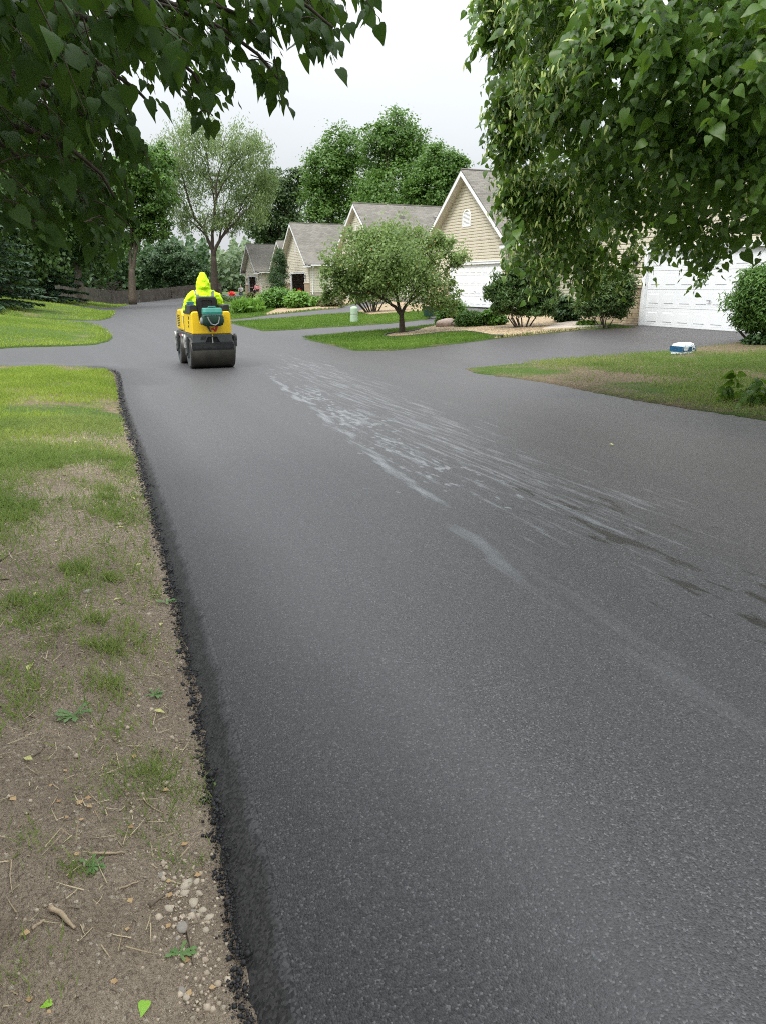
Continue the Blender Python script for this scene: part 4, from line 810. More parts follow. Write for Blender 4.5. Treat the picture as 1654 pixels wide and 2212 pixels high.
# left linden: its boughs hang over the camera's left; trunk left of the frame
LT = (-2.3, 1.9); root = empty('linden_tree', (*LT, float(T(*LT))), 0, 'dark linden bough hanging in from the upper left corner', 'tree', 'lindens beside the lane'); ro = np.array(root.location)
SOLID = [(-80, -80), (345, -80), (330, 50), (290, 90), (260, 80), (225, 90), (215, 150), (205, 200), (195, 235), (215, 260), (205, 280), (190, 310), (180, 350), (185, 380), (175, 400), (160, 385), (150, 350), (110, 370), (90, 380), (60, 330), (-80, 320)]
SPR = [([(330, -60), (760, -60), (745, 15), (690, 30), (600, 20), (520, 35), (480, 60), (400, 50), (340, 70)], 60, 3.0), ([(365, 40), (470, 30), (500, 60), (520, 120), (500, 180), (470, 195), (455, 230), (415, 230), (395, 180), (372, 120)], 26, 3.1),
       ([(640, 10), (745, 5), (742, 60), (725, 90), (700, 100), (690, 50), (655, 60)], 12, 3.0), ([(545, 130), (590, 95), (615, 130), (628, 180), (600, 205), (575, 170), (560, 150)], 8, 3.2), ([(520, 60), (590, 40), (600, 70), (560, 80)], 4, 3.2),
       ([(255, 250), (320, 262), (325, 285), (310, 315), (262, 300)], 9, 2.9), ([(230, 330), (300, 400), (285, 450), (255, 480), (235, 510), (195, 470), (180, 400)], 22, 2.8), ([(60, 400), (130, 420), (140, 450), (105, 495), (75, 450)], 9, 2.6),
       ([(250, 160), (285, 190), (280, 205), (255, 195)], 2, 3.), ([(765, -30), (815, -30), (805, 10), (775, 5)], 3, 2.9), ([(-60, 380), (60, 390), (30, 450), (-60, 450)], 8, 2.6)]
L1_ = []; tw = MB()
def ladd(P, nl, Lr, size, down=1., every=1, sp=.5):
    A0 = unit(np.array([.55, .15, -.25]) + RNG.normal(size=P.shape) * sp); a, _, m = twigs(P - A0 * .1, A0, nl, RNG.uniform(*Lr, len(P)), size, None, 0, down, face=np.array([.1, -.45, .55]), every=every)
    L1_.append(a); tw.add([tuple(q) for q in m.v], m.f)
def lpts(poly, n, d0, d1): return np.array([CC + unit(ray(x, y)[None])[0] * RNG.uniform(d0, d1) for x, y in samp(poly, n)])
ladd(lpts(SOLID, 300, 2.6, 4.6), 7, (.14, .26), .058); ladd(lpts([(-80, -80), (345, -80), (330, 40), (240, 70), (-80, 90)], 16, 2.3, 2.6), 6, (.15, .25), .075)
for poly, n, d in SPR: ladd(lpts(poly, int(n * 1.35), d, d + .8), 5, (.07, .15), .060, 1.2, sp=.35)
u = rdir(5200); P = np.array([-2.0, .9, 5.3]) + u * np.array([4.6, 4.8, 2.6]) * RNG.uniform(.4, 1., 5200)[:, None]; px_, py_, w_ = proj(P)  # unseen canopy clusters out of frame, added to shade the visible bough
k = ~((px_ > -420) & (px_ < 2100) & (py_ > -420) & (w_ > -.3)) & (P[:, 2] > 2.8) & (P[:, 0] < -.9)
P = P[k]; a, _, m = twigs(P, rdir(len(P)), 5, RNG.uniform(.4, .7, len(P)), .24, None, face=np.array([0, 0, .8]), every=12); L1_.append(a); tw.add([tuple(q) for q in m.v], m.f)
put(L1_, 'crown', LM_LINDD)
tb = MB(); tb.tube(bez(np.array([0, 0, -.1]), np.array([.05, 0, 1.2]), np.array([0, .1, 2.6])), np.linspace(.22, .16, 8), 12)
def lim(px, py, d, via=None, r=.03):
    e = CC + unit(ray(px, py)[None])[0] * d - ro; s_ = np.array([0, .08, 1.7 + random.random() * .8]); mid = (s_ + e) / 2 + np.array([0, 0, .75]) if via is None else CC + unit(ray(*via[:2])[None])[0] * via[2] - ro
    tb.tube(bez(s_, mid, e, 12), np.linspace(r, .004, 12), 6)
for q in [(340, 240, 3.2, (120, -60, 3.2)), (500, 90, 3.2, (330, -120, 3.2)), (600, 170, 3.3, (420, -150, 3.3)), (720, 60, 3.1, (480, -200, 3.2)), (250, 430, 2.9, (150, 100, 3)), (110, 430, 2.8, (20, 100, 2.9)), (60, 220, 3.3, (-60, 100, 3.)), (180, 250, 3.2, (60, 0, 3.)), (440, 200, 3.2, (380, -60, 3.2)), (300, 300, 3., (200, 60, 3.1)), (560, 60, 3.2, (430, -100, 3.1))]: lim(q[0], q[1], q[2], q[3], .022)
tb.build('trunk', BARKD, root, smooth=True); tw.v = [(x - ro[0], y - ro[1], z - ro[2]) for x, y, z in tw.v]; o = tw.build('twigs', TWIGM, root); o['kind'] = 'stuff'
# ------------------------------------------------------------------ grass
BLADE = ([(-.5, 0, 0), (.5, 0, 0), (-.36, .55, .06), (.36, .55, .06), (0, 1, .30)], [(0, 1, 3), (0, 3, 2), (2, 3, 4)])
LM_GRASS = leafmat('lawn_grass', (.125, .215, .022), (.30, .38, .06), .38, .5, .3, (.42, .54, .08)); LM_TUFT = leafmat('wild_grass', (.082, .170, .026), (.245, .295, .085), .38, .5, .3); LM_STRAW = leafmat('dry_straw', (.30, .23, .13), (.55, .46, .29), .2)
LM_GRASSR = leafmat('island_grass', (.060, .135, .016), (.150, .245, .034), .35, .5, .3, (.24, .38, .05))
def blades(x, y, zf, h, w, lean=.35):
    n = len(x); z = zf(x, y); O = np.stack([x, y, z - .004], 1); A = np.array([0, 0, 1.]) + RNG.normal(size=(n, 3)) * lean * np.array([1, 1, .2]); Nn = RNG.normal(size=(n, 3)) * [1, 1, .1]
    h = h * RNG.uniform(.5, 1.3, n); rn = np.clip(.45 + .75 * nz(x, y, 1.1, 61) + .45 * nz(x, y, 4.3, 62) + .28 * RNG.normal(size=n), 0, 1); return scatter(*BLADE, O, A, Nn, np.stack([np.full(n, 1.) * w * RNG.uniform(.7, 1.3, n), h, h], 1), rn)
def edge_fuzz(x, y, s): return x + RNG.normal(0, s, len(x)), y + RNG.normal(0, s, len(y))
def fillp(poly, n, dens=None, box=None):
    a = np.array(poly); x0, x1, y0, y1 = box or (a[:, 0].min(), a[:, 0].max(), a[:, 1].min(), a[:, 1].max()); X = []; Y = []; c = 0
    while c < n:
        x = RNG.uniform(x0, x1, n); y = RNG.uniform(y0, y1, n); k = inpoly(poly, x, y)
        if dens: k &= RNG.random(n) < dens(x, y)
        X.append(x[k]); Y.append(y[k]); c += k.sum()
        if len(X) > 60: break
    return np.concatenate(X)[:n], np.concatenate(Y)[:n]
def stuff(name, parts, mat, label, cat_='grass'):
    v, f, r = cat(*parts); o = build_np(name, v, f, mat, None, r); return tag(o, label, cat_, kind='stuff')
LNP = [(.50, 6.2), (.60, 7.6), (.68, 9.0), (.74, 11), (.9, 13.5), (.96, 14.8), (.86, 15.75), (.5, 16.2), (-1.04, 16.75), (-3.2, 17.3), (-3.2, 5.8)]
nd = lambda x, y: np.clip(.75 + 1.5 * nz(x, y, 1.6, 21) + 1.0 * nz(x, y, 5, 22), .06, 1) * (.10 * ss(5.8, 7.5, y) + .90 * ss(7.2, 10.6, y + 1.6 * nz(x, y, 2, 23) - 1.3 * ss(-.5, .8, x)))
x, y = fillp(LNP, 95000, nd); gz = lambda x, y: verge_z(x, y, 0)
stuff('grass', [blades(x, y, gz, .062, .006)], LM_GRASS, 'bright mown grass at the corner of the near left lawn')
VP_ = [(x_ - .06, y_) for x_, y_ in LEFT if 1.5 < y_ < 10] + [(-3.0, 9.9), (-1.2, 2.0), (-.7, 1.2)]
cl_ = lambda x, y: ss(-.02, .5, nz(x, y, 3.2, 31) + .55 * nz(x, y, 9, 32) + .16 + .10 * ss(4, 8, y)) * ss(2.4, 4.0, y) * (.25 + .75 * ss(.10, .45, np.interp(y, LA[:, 1], LA[:, 0]) - x)) 
cx_, cy_ = fillp(VP_, 1500, cl_); x = []; y = []
for a_, b_ in zip(cx_, cy_):
    n_ = RNG.integers(18, 85); r_ = RNG.uniform(.02, .13); x.append(RNG.normal(a_, r_, n_)); y.append(RNG.normal(b_, r_ * 1.2, n_))
x = np.concatenate(x); y = np.concatenate(y); k = x < np.interp(y, LA[:, 1], LA[:, 0]) - .02; x, y = x[k], y[k]; xs_, ys2_ = fillp(VP_, 30000, lambda x, y: ss(3.0, 5.5, y) * (.12 + .88 * ss(-.2, .4, nz(x, y, 2.4, 33)))); x = np.concatenate([x, xs_]); y = np.concatenate([y, ys2_]); tx = []; ty = []
for (a_, b_, r_, n_) in [(*at(300, 1650), .10, 420), (*at(330, 1640), .06, 200), (*at(230, 1470), .035, 60), (*at(90, 1400), .03, 60), (*at(420, 1680), .05, 90), (*at(330, 1770), .05, 70), (*at(170, 1870), .03, 70), (*at(40, 2130), .06, 90), (*at(60, 1830), .05, 60), (*at(380, 1830), .04, 50)]:
    tx.append(RNG.normal(a_, r_, n_)); ty.append(RNG.normal(b_, r_, n_))
tx = np.concatenate(tx); ty = np.concatenate(ty)
stuff('grass', [blades(x, y, gz, .070, .0050, .5), blades(tx, ty, gz, .052, .0032, .6)], LM_TUFT, 'ragged grass tufts growing in the bare soil verge')
x, y = fillp(VP_ + [], 5200); xa = x; k = RNG.random(len(x)) < .9; x, y = x[k], y[k]; n = len(x)
O = np.stack([x, y, gz(x, y) + .004], 1); A = RNG.normal(size=(n, 3)) * [1, 1, .12]
stuff('dead_grass', [scatter(*BLADE, O, A, np.tile([0, 0, 1.], (n, 1)) + RNG.normal(size=(n, 3)) * .3, np.stack([np.full(n, .0032), RNG.uniform(.03, .10, n), np.full(n, .03)], 1))], LM_STRAW, 'dry straw and dead grass strewn over the bare soil', 'dead grass')
parts = []
for k_, n_, h_, w_ in (('L1', 42000, .07, .016), ('L2', 26000, .09, .03), ('L3', 9000, .10, .045)):
    dn = lambda x, y: np.clip(.7 + 1.3 * nz(x, y, .9, 41), .1, 1) * ((x > -4 - .09 * y))
    a = np.array(PA[k_]); x, y = fillp(PA[k_], n_, dn, (max(a[:, 0].min(), -9), a[:, 0].max(), a[:, 1].min(), min(a[:, 1].max(), 84))); x, y = edge_fuzz(x, y, .04); ed = edist(PA[k_], x, y); parts.append(blades(x, y, lambda x, y: T(x, y) + .04, h_, w_))
stuff('grass', parts, LM_GRASS, 'mown grass on the left islands and mound')
parts = []
notg = lambda x, y: (~inpoly(GC, x, y) & ~inpoly(GB, x, y) & ~inpoly(GA, x, y)).astype(float)
for k_, n_, h_, w_, box in (('C', 30000, .07, .012, (6.5, 15, 16, 25)), ('B', 26000, .07, .022, (6.5, 21.5, 26, 48)), ('A', 12000, .08, .035, None), ('A2', 5000, .08, .04, None), ('G', 3000, .08, .05, None)):
    x, y = edge_fuzz(*fillp(PA[k_], n_, notg, box), .035); parts.append(blades(x, y, lambda x, y: T(x, y) + .05, h_, w_))
stuff('grass', parts, LM_GRASSR, 'mown grass on the islands between the driveways')
dd = lambda x, y: np.clip(.56 + 1.9 * nz(x, y, 1.2, 51) + .9 * nz(x, y, 4, 52), .04, 1) * (.35 + .65 * ss(0, .5, edist(PA['D'], x, y))); x, y = edge_fuzz(*fillp(PA['D'], 85000, dd, (7, 18, 4, 16.2)), .03)
stuff('grass', [blades(x, y, lambda x, y: T(x, y) + .03, .075, .0085, .45)], LM_TUFT, 'patchy grass with bare soil under the right linden')
# ------------------------------------------------------------------ road roller
YEL = M('yellow_paint', (.84, .54, .010), .36, .08, 4, 60, .04, .001, .5, 0, .25); GREYP = M('dark_grey_paint', (.062, .066, .068), .5, .2, 5, 60, .1, .001); BLK = M('black_plastic', (.016, .016, .017), .55, .25, 8, 60, .15, .001)
STEEL = M('worn_drum_steel', (.045, .042, .034), .45, .4, 3, 40, .15, .002, .5, .4); LGREY = M('light_grey_metal', (.36, .36, .35), .45, .2, 9, 0, 0, 0, .5, .3)
TEAL = M('teal_plastic', (.02, .19, .15), .5, .15); DGREEN = M('dark_green_fabric', (.012, .045, .030), .85, .3, 10, 120, .4, .002); STRAP = M('grey_strap', (.19, .20, .20), .85, .15, 20); REDP = M('red_decal', (.62, .02, .025), .4, .05); BLUET = M('teal_blue_plastic', (.02, .16, .22), .4, .1); SEATM = M('black_vinyl', (.012, .012, .013), .48, .2, 10, 50, .1)
RX, RY = 2.83, 14.98
roller = empty('road_roller', (RX, RY, 0), 0, 'yellow tandem road roller driven away along the fresh asphalt', 'road roller')
def drum(y0):
    r, w = .29, .425
    d = MB().lathe([(r - .012, -w), (r, -w + .012), (r, w - .012), (r - .012, w), (r - .03, w), (r - .035, w - .05), (.09, w - .055), (.08, w - .02)][:3] + [(r, w - .012), (r - .012, w)], 64, (0, 0, 0), 0, 'x')
    d.v = [(x, y + y0, z + r) for x, y, z in d.v]; o = d.build('drum', STEEL, roller, smooth=False)
    for p in o.data.polygons: p.use_smooth = len(p.vertices) == 4
    e = MB()
    for s in (-1, 1): e.lathe([(r - .035, s * (w + .001)), (r - .035, s * (w + .006)), (.10, s * (w + .007)), (.09, s * (w + .03))], 40, (0, y0, r), 0, 'x')
    return o, e.build('drum_end', GREYP, o)
drum(0); drum(1.16)
def u_frame(y0, back):
    mb = MB(); s = -1 if back else 1
    for x in (-.455, .455):
        mb.prism([(y0 - .10, .30), (y0 + .10, .30), (y0 + .16, .62), (y0 - .16, .62)], 'x', x - .018, x + .018)
        mb.lathe([(.045, -.03), (.045, .03)], 16, (x, y0, .29), 0, 'x')
    o = mb.build('drum_frame', GREYP, roller, bevel=.006)
    for x in (-.49, .49):
        c = MB().lathe([(.085, -.02), (.092, 0), (.085, .02)], 28, (x, y0 - .02, .56), 0, 'x').box(x - .015, x + .015, y0 - .10, y0 + .06, .40, .56); c.build('side_cap', LGREY if x < 0 else GREYP, roller, bevel=.004)
    bb = MB().box(-.40, .40, y0 + s * .25 - .03, y0 + s * .25 + .03, .455, .475).box(-.405, .405, y0 + s * .275 - .012, y0 + s * .275 + .012, .395, .454).prism([(y0 + s * .27, .394), (y0 + s * .29, .394), (y0 + s * .278, .335), (y0 + s * .262, .335)], 'x', -.395, .395)
    for k in range(6): bb.lathe([(.009, -.022), (.009, .022)], 8, (-.35 + k * .14, y0 + s * .278, .425), 0, 'y')
    bb.box(-.40, .40, y0 + s * .262 - .004, y0 + s * .262 + .004, .476, .503); bb.build('scraper_bar', BLK, roller)
u_frame(0, True); u_frame(1.16, False)
MB().prism([(-.375, .66), (.375, .66), (.372, 1.03), (.345, 1.075), (.245, 1.08), (.222, .89), (-.222, .89), (-.245, 1.08), (-.345, 1.075), (-.372, 1.03)], 'y', -.26, .66).build('rear_body', YEL, roller, bevel=.018)
lp = MB().prism([(-.38, .655), (-.38, .50), (-.14, .50), (-.085, .605), (.085, .605), (.14, .50), (.38, .50), (.38, .655)], 'y', -.265, .72); lp.build('lower_panel', GREYP, roller, bevel=.008)
MB().box(-.15, .15, -.20, .3, .47, .61).box(-.40, .40, -.255, .70, .475, .497).build('hitch_recess', BLK, roller)
MB().tube([(0, -.25, .60), (0, -.26, .49)], .012, 8).build('hitch_pin', LGREY, roller)
gm = MB()
for k in range(6): gm.prism([(-.235 + k * .016, .555), (-.225 + k * .016, .555), (-.205 + k * .016, .62), (-.215 + k * .016, .62)], 'y', -.268, -.2655)
gm.build('vent_slots', BLK, roller)
MB().box(-.01, .01, -.269, -.2655, .625, .65).build('warning_plate', YEL, roller)
def pod(s):
    q = [(s * .385, 1.02), (s * .375, 1.185), (s * .355, 1.20), (s * .265, 1.195), (s * .245, 1.175), (s * .215, .885), (s * .235, .885), (s * .262, 1.085), (s * .345, 1.08)]
    MB().prism(q if s > 0 else q[::-1], 'y', -.16, .62).build('side_pod', BLK, roller, bevel=.012)
pod(-1); pod(1)
MB().box(-.22, .22, -.22, .62, .80, .888).build('seat_base', BLK, roller)
# stamped emblem on the tail: a grey stroke and a red zigzag
em = MB().prism([(-.105, .815), (-.055, .815), (-.012, .70), (-.045, .70)], 'y', -.2635, -.2605); em.build('emblem_stroke', GREYP, roller)
MB().prism([(-.028, .79), (.002, .76), (.024, .79), (.05, .74), (.075, .815), (.125, .815), (.078, .70), (.045, .70), (.012, .745), (-.008, .72)], 'y', -.2635, -.2605).build('emblem_zigzag', REDP, roller)
# front module
pr_ = [(.80, .66), (1.62, .66), (1.66, .80), (1.62, 1.0), (1.5, 1.08), (1.0, 1.10), (.88, 1.0)]
MB().prism(pr_, 'x', -.37, .37).build('engine_hood', YEL, roller, bevel=.045)
MB().prism([(.72, .5), (1.64, .5), (1.64, .655), (.72, .655)], 'x', -.38, .38).prism([(.66, .5), (.715, .5), (.95, .655), (.95, .98), (.875, .96), (.66, .66)], 'x', -.355, .355).build('front_chassis', GREYP, roller, bevel=.008)
hg = MB()
for s in (-1, 1):
    for k in range(7): hg.box(s * .3715 - .002, s * .3715 + .002, 1.18, 1.50, .74 + k * .035, .76 + k * .035)
hg.build('hood_grille', BLK, roller)
MB().box(-.388, -.3805, .80, .98, .56, .60).build('side_decal', WHITE, roller); MB().box(-.388, -.3805, 1.0, 1.10, .56, .60).build('side_decal', REDP, roller)
sdl = MB()
for k, (a, b) in enumerate(((.92, .98), (.84, .89), (.77, .81))): sdl.prism([(.02 + k * .03, a), (.09 + k * .03, a), (.09 + k * .03, b), (.02 + k * .03, b)], 'x', -.3785, -.3755)
sdl.build('side_sticker', BLK, roller)
MB().box(-.33, .33, .50, .80, .56, .60).build('foot_plate', BLK, roller)
st = MB().tube([(0, .90, .95), (0, .80, 1.12)], .025, 10); st.build('steering_column', BLK, roller)
wh = MB(); c = np.array([0, .79, 1.14]); path = [c + np.array([.165 * math.cos(t), -.07 * math.sin(t), .145 * math.sin(t)]) for t in np.linspace(0, 2 * math.pi, 25)]
wh.tube(path, .014, 8, cap=False)
for t in (0, 2.1, 4.2): wh.tube([c, c + np.array([.165 * math.cos(t), -.07 * math.sin(t), .145 * math.sin(t)])], .01, 6)
wh.build('steering_wheel', BLK, roller)
# seat
def rrect(w, h, r, n=6, cx=0, cz=0):
    out = []
    for sx, sz, a0 in ((1, 1, 0), (-1, 1, 90), (-1, -1, 180), (1, -1, 270)):
        for k in range(n + 1): t = rad(a0 + 90 * k / n); out.append((cx + sx * (w - r) + r * math.cos(t), cz + sz * (h - r) + r * math.sin(t)))
    return out
bk = MB(); R0 = rrect(.205, .23, .085, cz=1.12); R1 = rrect(.185, .21, .08, cz=1.12); R2 = rrect(.10, .085, .03, cz=1.20)
bk.loft([[(x, .20, z) for x, z in R1], [(x, .13, z) for x, z in R0], [(x, .095, z) for x, z in R0], [(x, .082, z) for x, z in R1], [(x, .08, z) for x, z in R2], [(x, .10, z) for x, z in [(a * .92, 1.2 + (b - 1.2) * .9) for a, b in R2]]])
bk.build('seat_back', SEATM, roller, smooth=False, bevel=0)
MB().box(-.2, .2, .16, .56, .889, .95).build('seat_cushion', SEATM, roller, bevel=.02)
# bag hung over the seat back
bag = empty('cooler_bag', (RX, RY - .375, .895), 0, 'dark green cooler bag with teal lid hanging behind the roller seat', 'bag')
bag.scale = (1.1, 1.1, 1.12); bag.location.z = .905
bb = MB()
def ring(w, d, z, c=0.): return [(w * math.copysign(abs(math.cos(t)) ** .45, math.cos(t)), c + d * math.copysign(abs(math.sin(t)) ** .45, math.sin(t)), z) for t in np.linspace(0, 2 * math.pi, 25)[:-1]]
bb.loft([ring(.12, .05, -.085), ring(.168, .085, -.065), ring(.19, .10, .0), ring(.183, .10, .06), ring(.17, .095, .10)]); bb.build('bag_body', DGREEN, bag, smooth=True)
ld = MB().loft([ring(.168, .095, .105), ring(.172, .098, .12), ring(.172, .098, .15), ring(.163, .09, .205, .02), ring(.15, .078, .215, .02)]); ld.build('lid', TEAL, bag)
MB().tube([(-.06, 0.02, .216), (-.05, .02, .235), (.06, .02, .235), (.07, .02, .216)], .012, 6).build('lid_handle', TEAL, bag)
MB().box(-.17, .17, -.102, -.09, .098, .104).build('zip', LGREY, bag)
MB().tube([(-.10, -.104, .075), (-.085, -.112, .02), (-.045, -.115, -.045), (.02, -.115, -.065), (.075, -.112, -.03), (.095, -.11, .03), (.10, -.104, .075)], .011, 5).build('strap', STRAP, bag)
MB().blob((-.19, -.02, .0), (.035, .05, .06), 10, 7, 0, .2).build('side_pocket', STRAP, bag, smooth=True)
cp = empty('tool_box', (RX - .315, RY + .10, 1.197), 0, 'small teal blue box standing on the left black pod of the roller', 'box')
MB().box(-.06, .06, -.05, .05, 0, .03).build('box_base', BLUET, cp, bevel=.005); MB().box(-.066, .066, -.055, .055, .034, .056).build('box_lid', BLUET, cp, bevel=.006)
# ------------------------------------------------------------------ people
SKIN = M('skin', (.52, .31, .22), .5, .1, 20, 90, .1, .001); HIVIS = M('hi_vis_fabric', (.60, .95, .02), .75, .06, 8, 14, .5, .02, .2); SILV = M('reflective_tape', (.13, .145, .15), .4, .1); JEAN = M('dark_trousers', (.03, .035, .05), .9, .2, 20); SHIRT = M('pale_grey_shirt', (.52, .54, .56), .85, .06, 12, 20, .4, .01); GREYH = M('grey_hair', (.35, .33, .31), .8, .2, 60)
def oval(c, rx, ry, n=16, ax=None):
    return [(c[0] + rx * math.cos(t), c[1] + ry * math.sin(t), c[2]) for t in np.linspace(0, 2 * math.pi, n + 1)[:-1]]
def fuse(mb, name, mat, parent, voxel, smooth=4, disp=0, dscale=.08):
    o = mb.build(name, mat, parent, smooth=True)
    r = o.modifiers.new('remesh', 'REMESH'); r.mode = 'VOXEL'; r.voxel_size = voxel; r.use_smooth_shade = True
    s = o.modifiers.new('smooth', 'SMOOTH'); s.iterations = smooth; s.factor = .5
    if disp:
        tx = bpy.data.textures.new('folds', 'CLOUDS'); tx.noise_scale = dscale; tx.noise_depth = 2
        d = o.modifiers.new('disp', 'DISPLACE'); d.texture = tx; d.strength = disp; d.mid_level = .5
    dg = bpy.context.evaluated_depsgraph_get(); dg.update(); me = bpy.data.meshes.new_from_object(o.evaluated_get(dg)); o.modifiers.clear(); o.data = me; me.name = name
    if not me.materials: me.materials.append(mat)
    return o
def hand(mb, wrist, d, palm_n, side):
    """palm, four unequal bent fingers and a thumb; d finger direction, palm_n palm normal"""
    d = Vector(d).normalized(); nn = Vector(palm_n).normalized(); s = d.cross(nn).normalized() * side; w = Vector(wrist)
    mb.tube([w - d * .03, w + d * .02, w + d * .085], [.026, .034, .036], 10)
    for k, L_ in enumerate((.068, .078, .072, .056)):
        b = w + d * .08 + s * (.030 - .020 * k); p1 = b + d * L_ * .45 + nn * .006; p2 = p1 + (d * .55 + nn * .8) * L_ * .4; p3 = p2 + (-d * .25 + nn) * L_ * .32; mb.tube([b - d * .02, b, p1, p2, p3], [.0105, .0105, .0095, .009, .007], 7)
    b = w + d * .025 + s * .03; mb.tube([b - s * .01, b + s * .022 + d * .02, b + s * .03 + d * .045 + nn * .015, b + s * .022 + d * .06 + nn * .03], [.014, .013, .011, .008], 7)
def head(mb, c, f=1, tilt=0.):
    """head facing +y*f; eyes at half height, nose, lips, ears"""
    c = Vector(c); mb.blob(c + Vector((0, -.012 * f, .025)), (.076, .096, .088), 20, 14); mb.blob(c + Vector((0, .022 * f, -.055)), (.056, .066, .062), 16, 10)
    mb.tube([c + Vector((0, .088 * f, .02)), c + Vector((0, .102 * f, -.01)), c + Vector((0, .108 * f, -.028)), c + Vector((0, .085 * f, -.034))], [.008, .011, .014, .008], 8)
    mb.blob(c + Vector((0, .084 * f, -.060)), (.022, .010, .007), 10, 6)
    for s in (-1, 1):
        mb.blob(c + Vector((s * .077, -.005 * f, -.01)), (.012, .02, .032), 8, 6); mb.blob(c + Vector((s * .030, .076 * f, .022)), (.015, .012, .006), 8, 6)
    mb.tube([c + Vector((0, -.015 * f, -.06)), c + Vector((0, -.02 * f, -.17))], [.055, .058], 12)
op = empty('person', (RX, RY, 0), 0, 'person in hooded neon yellow jacket driving the road roller, seen from behind', 'person')
b_ = MB(); head(b_, (0, .37, 1.62))
b_.loft([oval((0, .33, .93), .165, .12), oval((0, .33, 1.05), .15, .105), oval((0, .335, 1.20), .165, .11), oval((0, .345, 1.33), .185, .105), oval((0, .35, 1.40), .13, .08), oval((0, .355, 1.45), .055, .055)])
for s in (-1, 1):
    b_.tube([(s * .17, .345, 1.36), (s * .235, .38, 1.25), (s * .275, .44, 1.10), (s * .22, .58, 1.10), (s * .165, .70, 1.14)], [.055, .05, .042, .037, .028], 10); hand(b_, (s * .165, .70, 1.14), (-.05 * s, 1, .12), (-.6 * s, 0, -1), -s)
    b_.tube([(s * .09, .33, .98), (s * .14, .55, 1.0), (s * .16, .70, .98), (s * .16, .74, .80), (s * .16, .74, .66), (s * .16, .76, .63), (s * .16, .88, .625)], [.085, .08, .062, .052, .042, .042, .034], 10)
fuse(b_, 'body', SKIN, op, .008, 3)
j = MB()
j.loft([oval((0, .32, .94), .215, .16), oval((0, .32, 1.06), .225, .165), oval((0, .325, 1.18), .24, .165), oval((0, .335, 1.29), .25, .155), oval((0, .345, 1.39), .225, .14), oval((0, .355, 1.46), .15, .125), oval((0, .36, 1.52), .115, .12)])
j.loft([oval((0, .35, 1.475), .132, .12), oval((0, .345, 1.52), .143, .145), oval((0, .35, 1.59), .132, .145), oval((0, .36, 1.67), .108, .13), oval((0, .365, 1.73), .082, .105), oval((0, .365, 1.775), .055, .075), oval((0, .362, 1.80), .025, .035)])
for s in (-1, 1): j.tube([(s * .15, .345, 1.40), (s * .235, .36, 1.345), (s * .295, .39, 1.24), (s * .335, .45, 1.13), (s * .305, .52, 1.08), (s * .23, .62, 1.11), (s * .185, .665, 1.13)], [.08, .092, .088, .084, .078, .064, .056], 14)
jk = fuse(j, 'jacket', HIVIS, op, .012, 4, .052, .075)
t_ = MB()
for s in (-1, 1): t_.tube([(s * .09, .33, .98), (s * .14, .55, 1.005), (s * .165, .73, .985), (s * .165, .75, .80), (s * .16, .745, .665)], [.10, .092, .078, .068, .06], 12)
fuse(t_, 'trousers', JEAN, op, .014, 4)
for s in (-1, 1): MB().loft([oval((s * .16, .80, .602), .045, .11), oval((s * .16, .80, .63), .048, .115), oval((s * .16, .775, .67), .04, .07)]).build('boot', BLK, op, smooth=True)
from mathutils.bvhtree import BVHTree
bv = BVHTree.FromPolygons([v.co for v in jk.data.vertices], [tuple(p.vertices) for p in jk.data.polygons])
def tape(pts, w):
    mb = MB(); P = []
    for x, z, dx, dz in pts:
        row = []
        for k in (-1, 1):
            h = bv.ray_cast(Vector((x + k * w * dz, -.5, z - k * w * dx)), Vector((0, 1, 0)), 2)
            row.append((h[0] + Vector((0, -.006, 0))) if h[0] else Vector((x + k * w * dz, .2, z - k * w * dx)))
        P.append(row)
    v = [q for r in P for q in r]; mb.add(v, [(2 * i, 2 * i + 1, 2 * i + 3, 2 * i + 2) for i in range(len(P) - 1)]); mb.build('reflective_tape', SILV, op, smooth=True)
for s in (-1, 1): tape([(s * (.165 - .055 * k / 11), 1.455 - .34 * k / 11, -.1 * s, 1) for k in range(12)], .028)
# man kneeling by the farthest garage
mp = col_at(521, 91); mz = float(T(*mp)) + .02; mn = empty('person', (*mp, mz), rad(150), 'bald man in pale grey shirt and dark trousers kneeling beside the farthest garage', 'person')
b_ = MB(); head(b_, (0, .10, 1.02))
b_.loft([oval((0, -.06, .38), .15, .115), oval((0, -.03, .52), .14, .105), oval((0, .02, .68), .17, .11), oval((0, .06, .80), .18, .10), oval((0, .075, .86), .12, .075), oval((0, .08, .91), .055, .055)])
for s in (-1, 1):
    b_.tube([(s * .17, .06, .82), (s * .23, .10, .66), (s * .23, .20, .54), (s * .16, .36, .52)], [.052, .045, .04, .028], 10); hand(b_, (s * .16, .36, .52), (-.2 * s, 1, -.2), (0, 0, -1), -s)
    b_.tube([(s * .09, -.06, .40), (s * .12, .12, .26), (s * .13, .30, .09), (s * .13, .05, .07), (s * .12, -.16, .06), (s * .12, -.30, .03)], [.085, .078, .06, .055, .045, .032], 10)
fuse(b_, 'body', SKIN, mn, .009, 3)
j = MB().loft([oval((0, -.06, .36), .175, .14), oval((0, -.03, .52), .165, .13), oval((0, .02, .68), .19, .13), oval((0, .06, .80), .20, .12), oval((0, .075, .875), .10, .085)])
for s in (-1, 1): j.tube([(s * .15, .06, .83), (s * .22, .085, .74), (s * .235, .12, .64)], [.07, .066, .06], 12)
fuse(j, 'shirt', SHIRT, mn, .015, 4, .015, .1)
t_ = MB()
for s in (-1, 1): t_.tube([(s * .09, -.06, .42), (s * .12, .12, .27), (s * .13, .31, .095), (s * .13, .05, .085), (s * .12, -.17, .07)], [.105, .092, .075, .068, .06], 12)
fuse(t_, 'trousers', JEAN, mn, .015, 4)
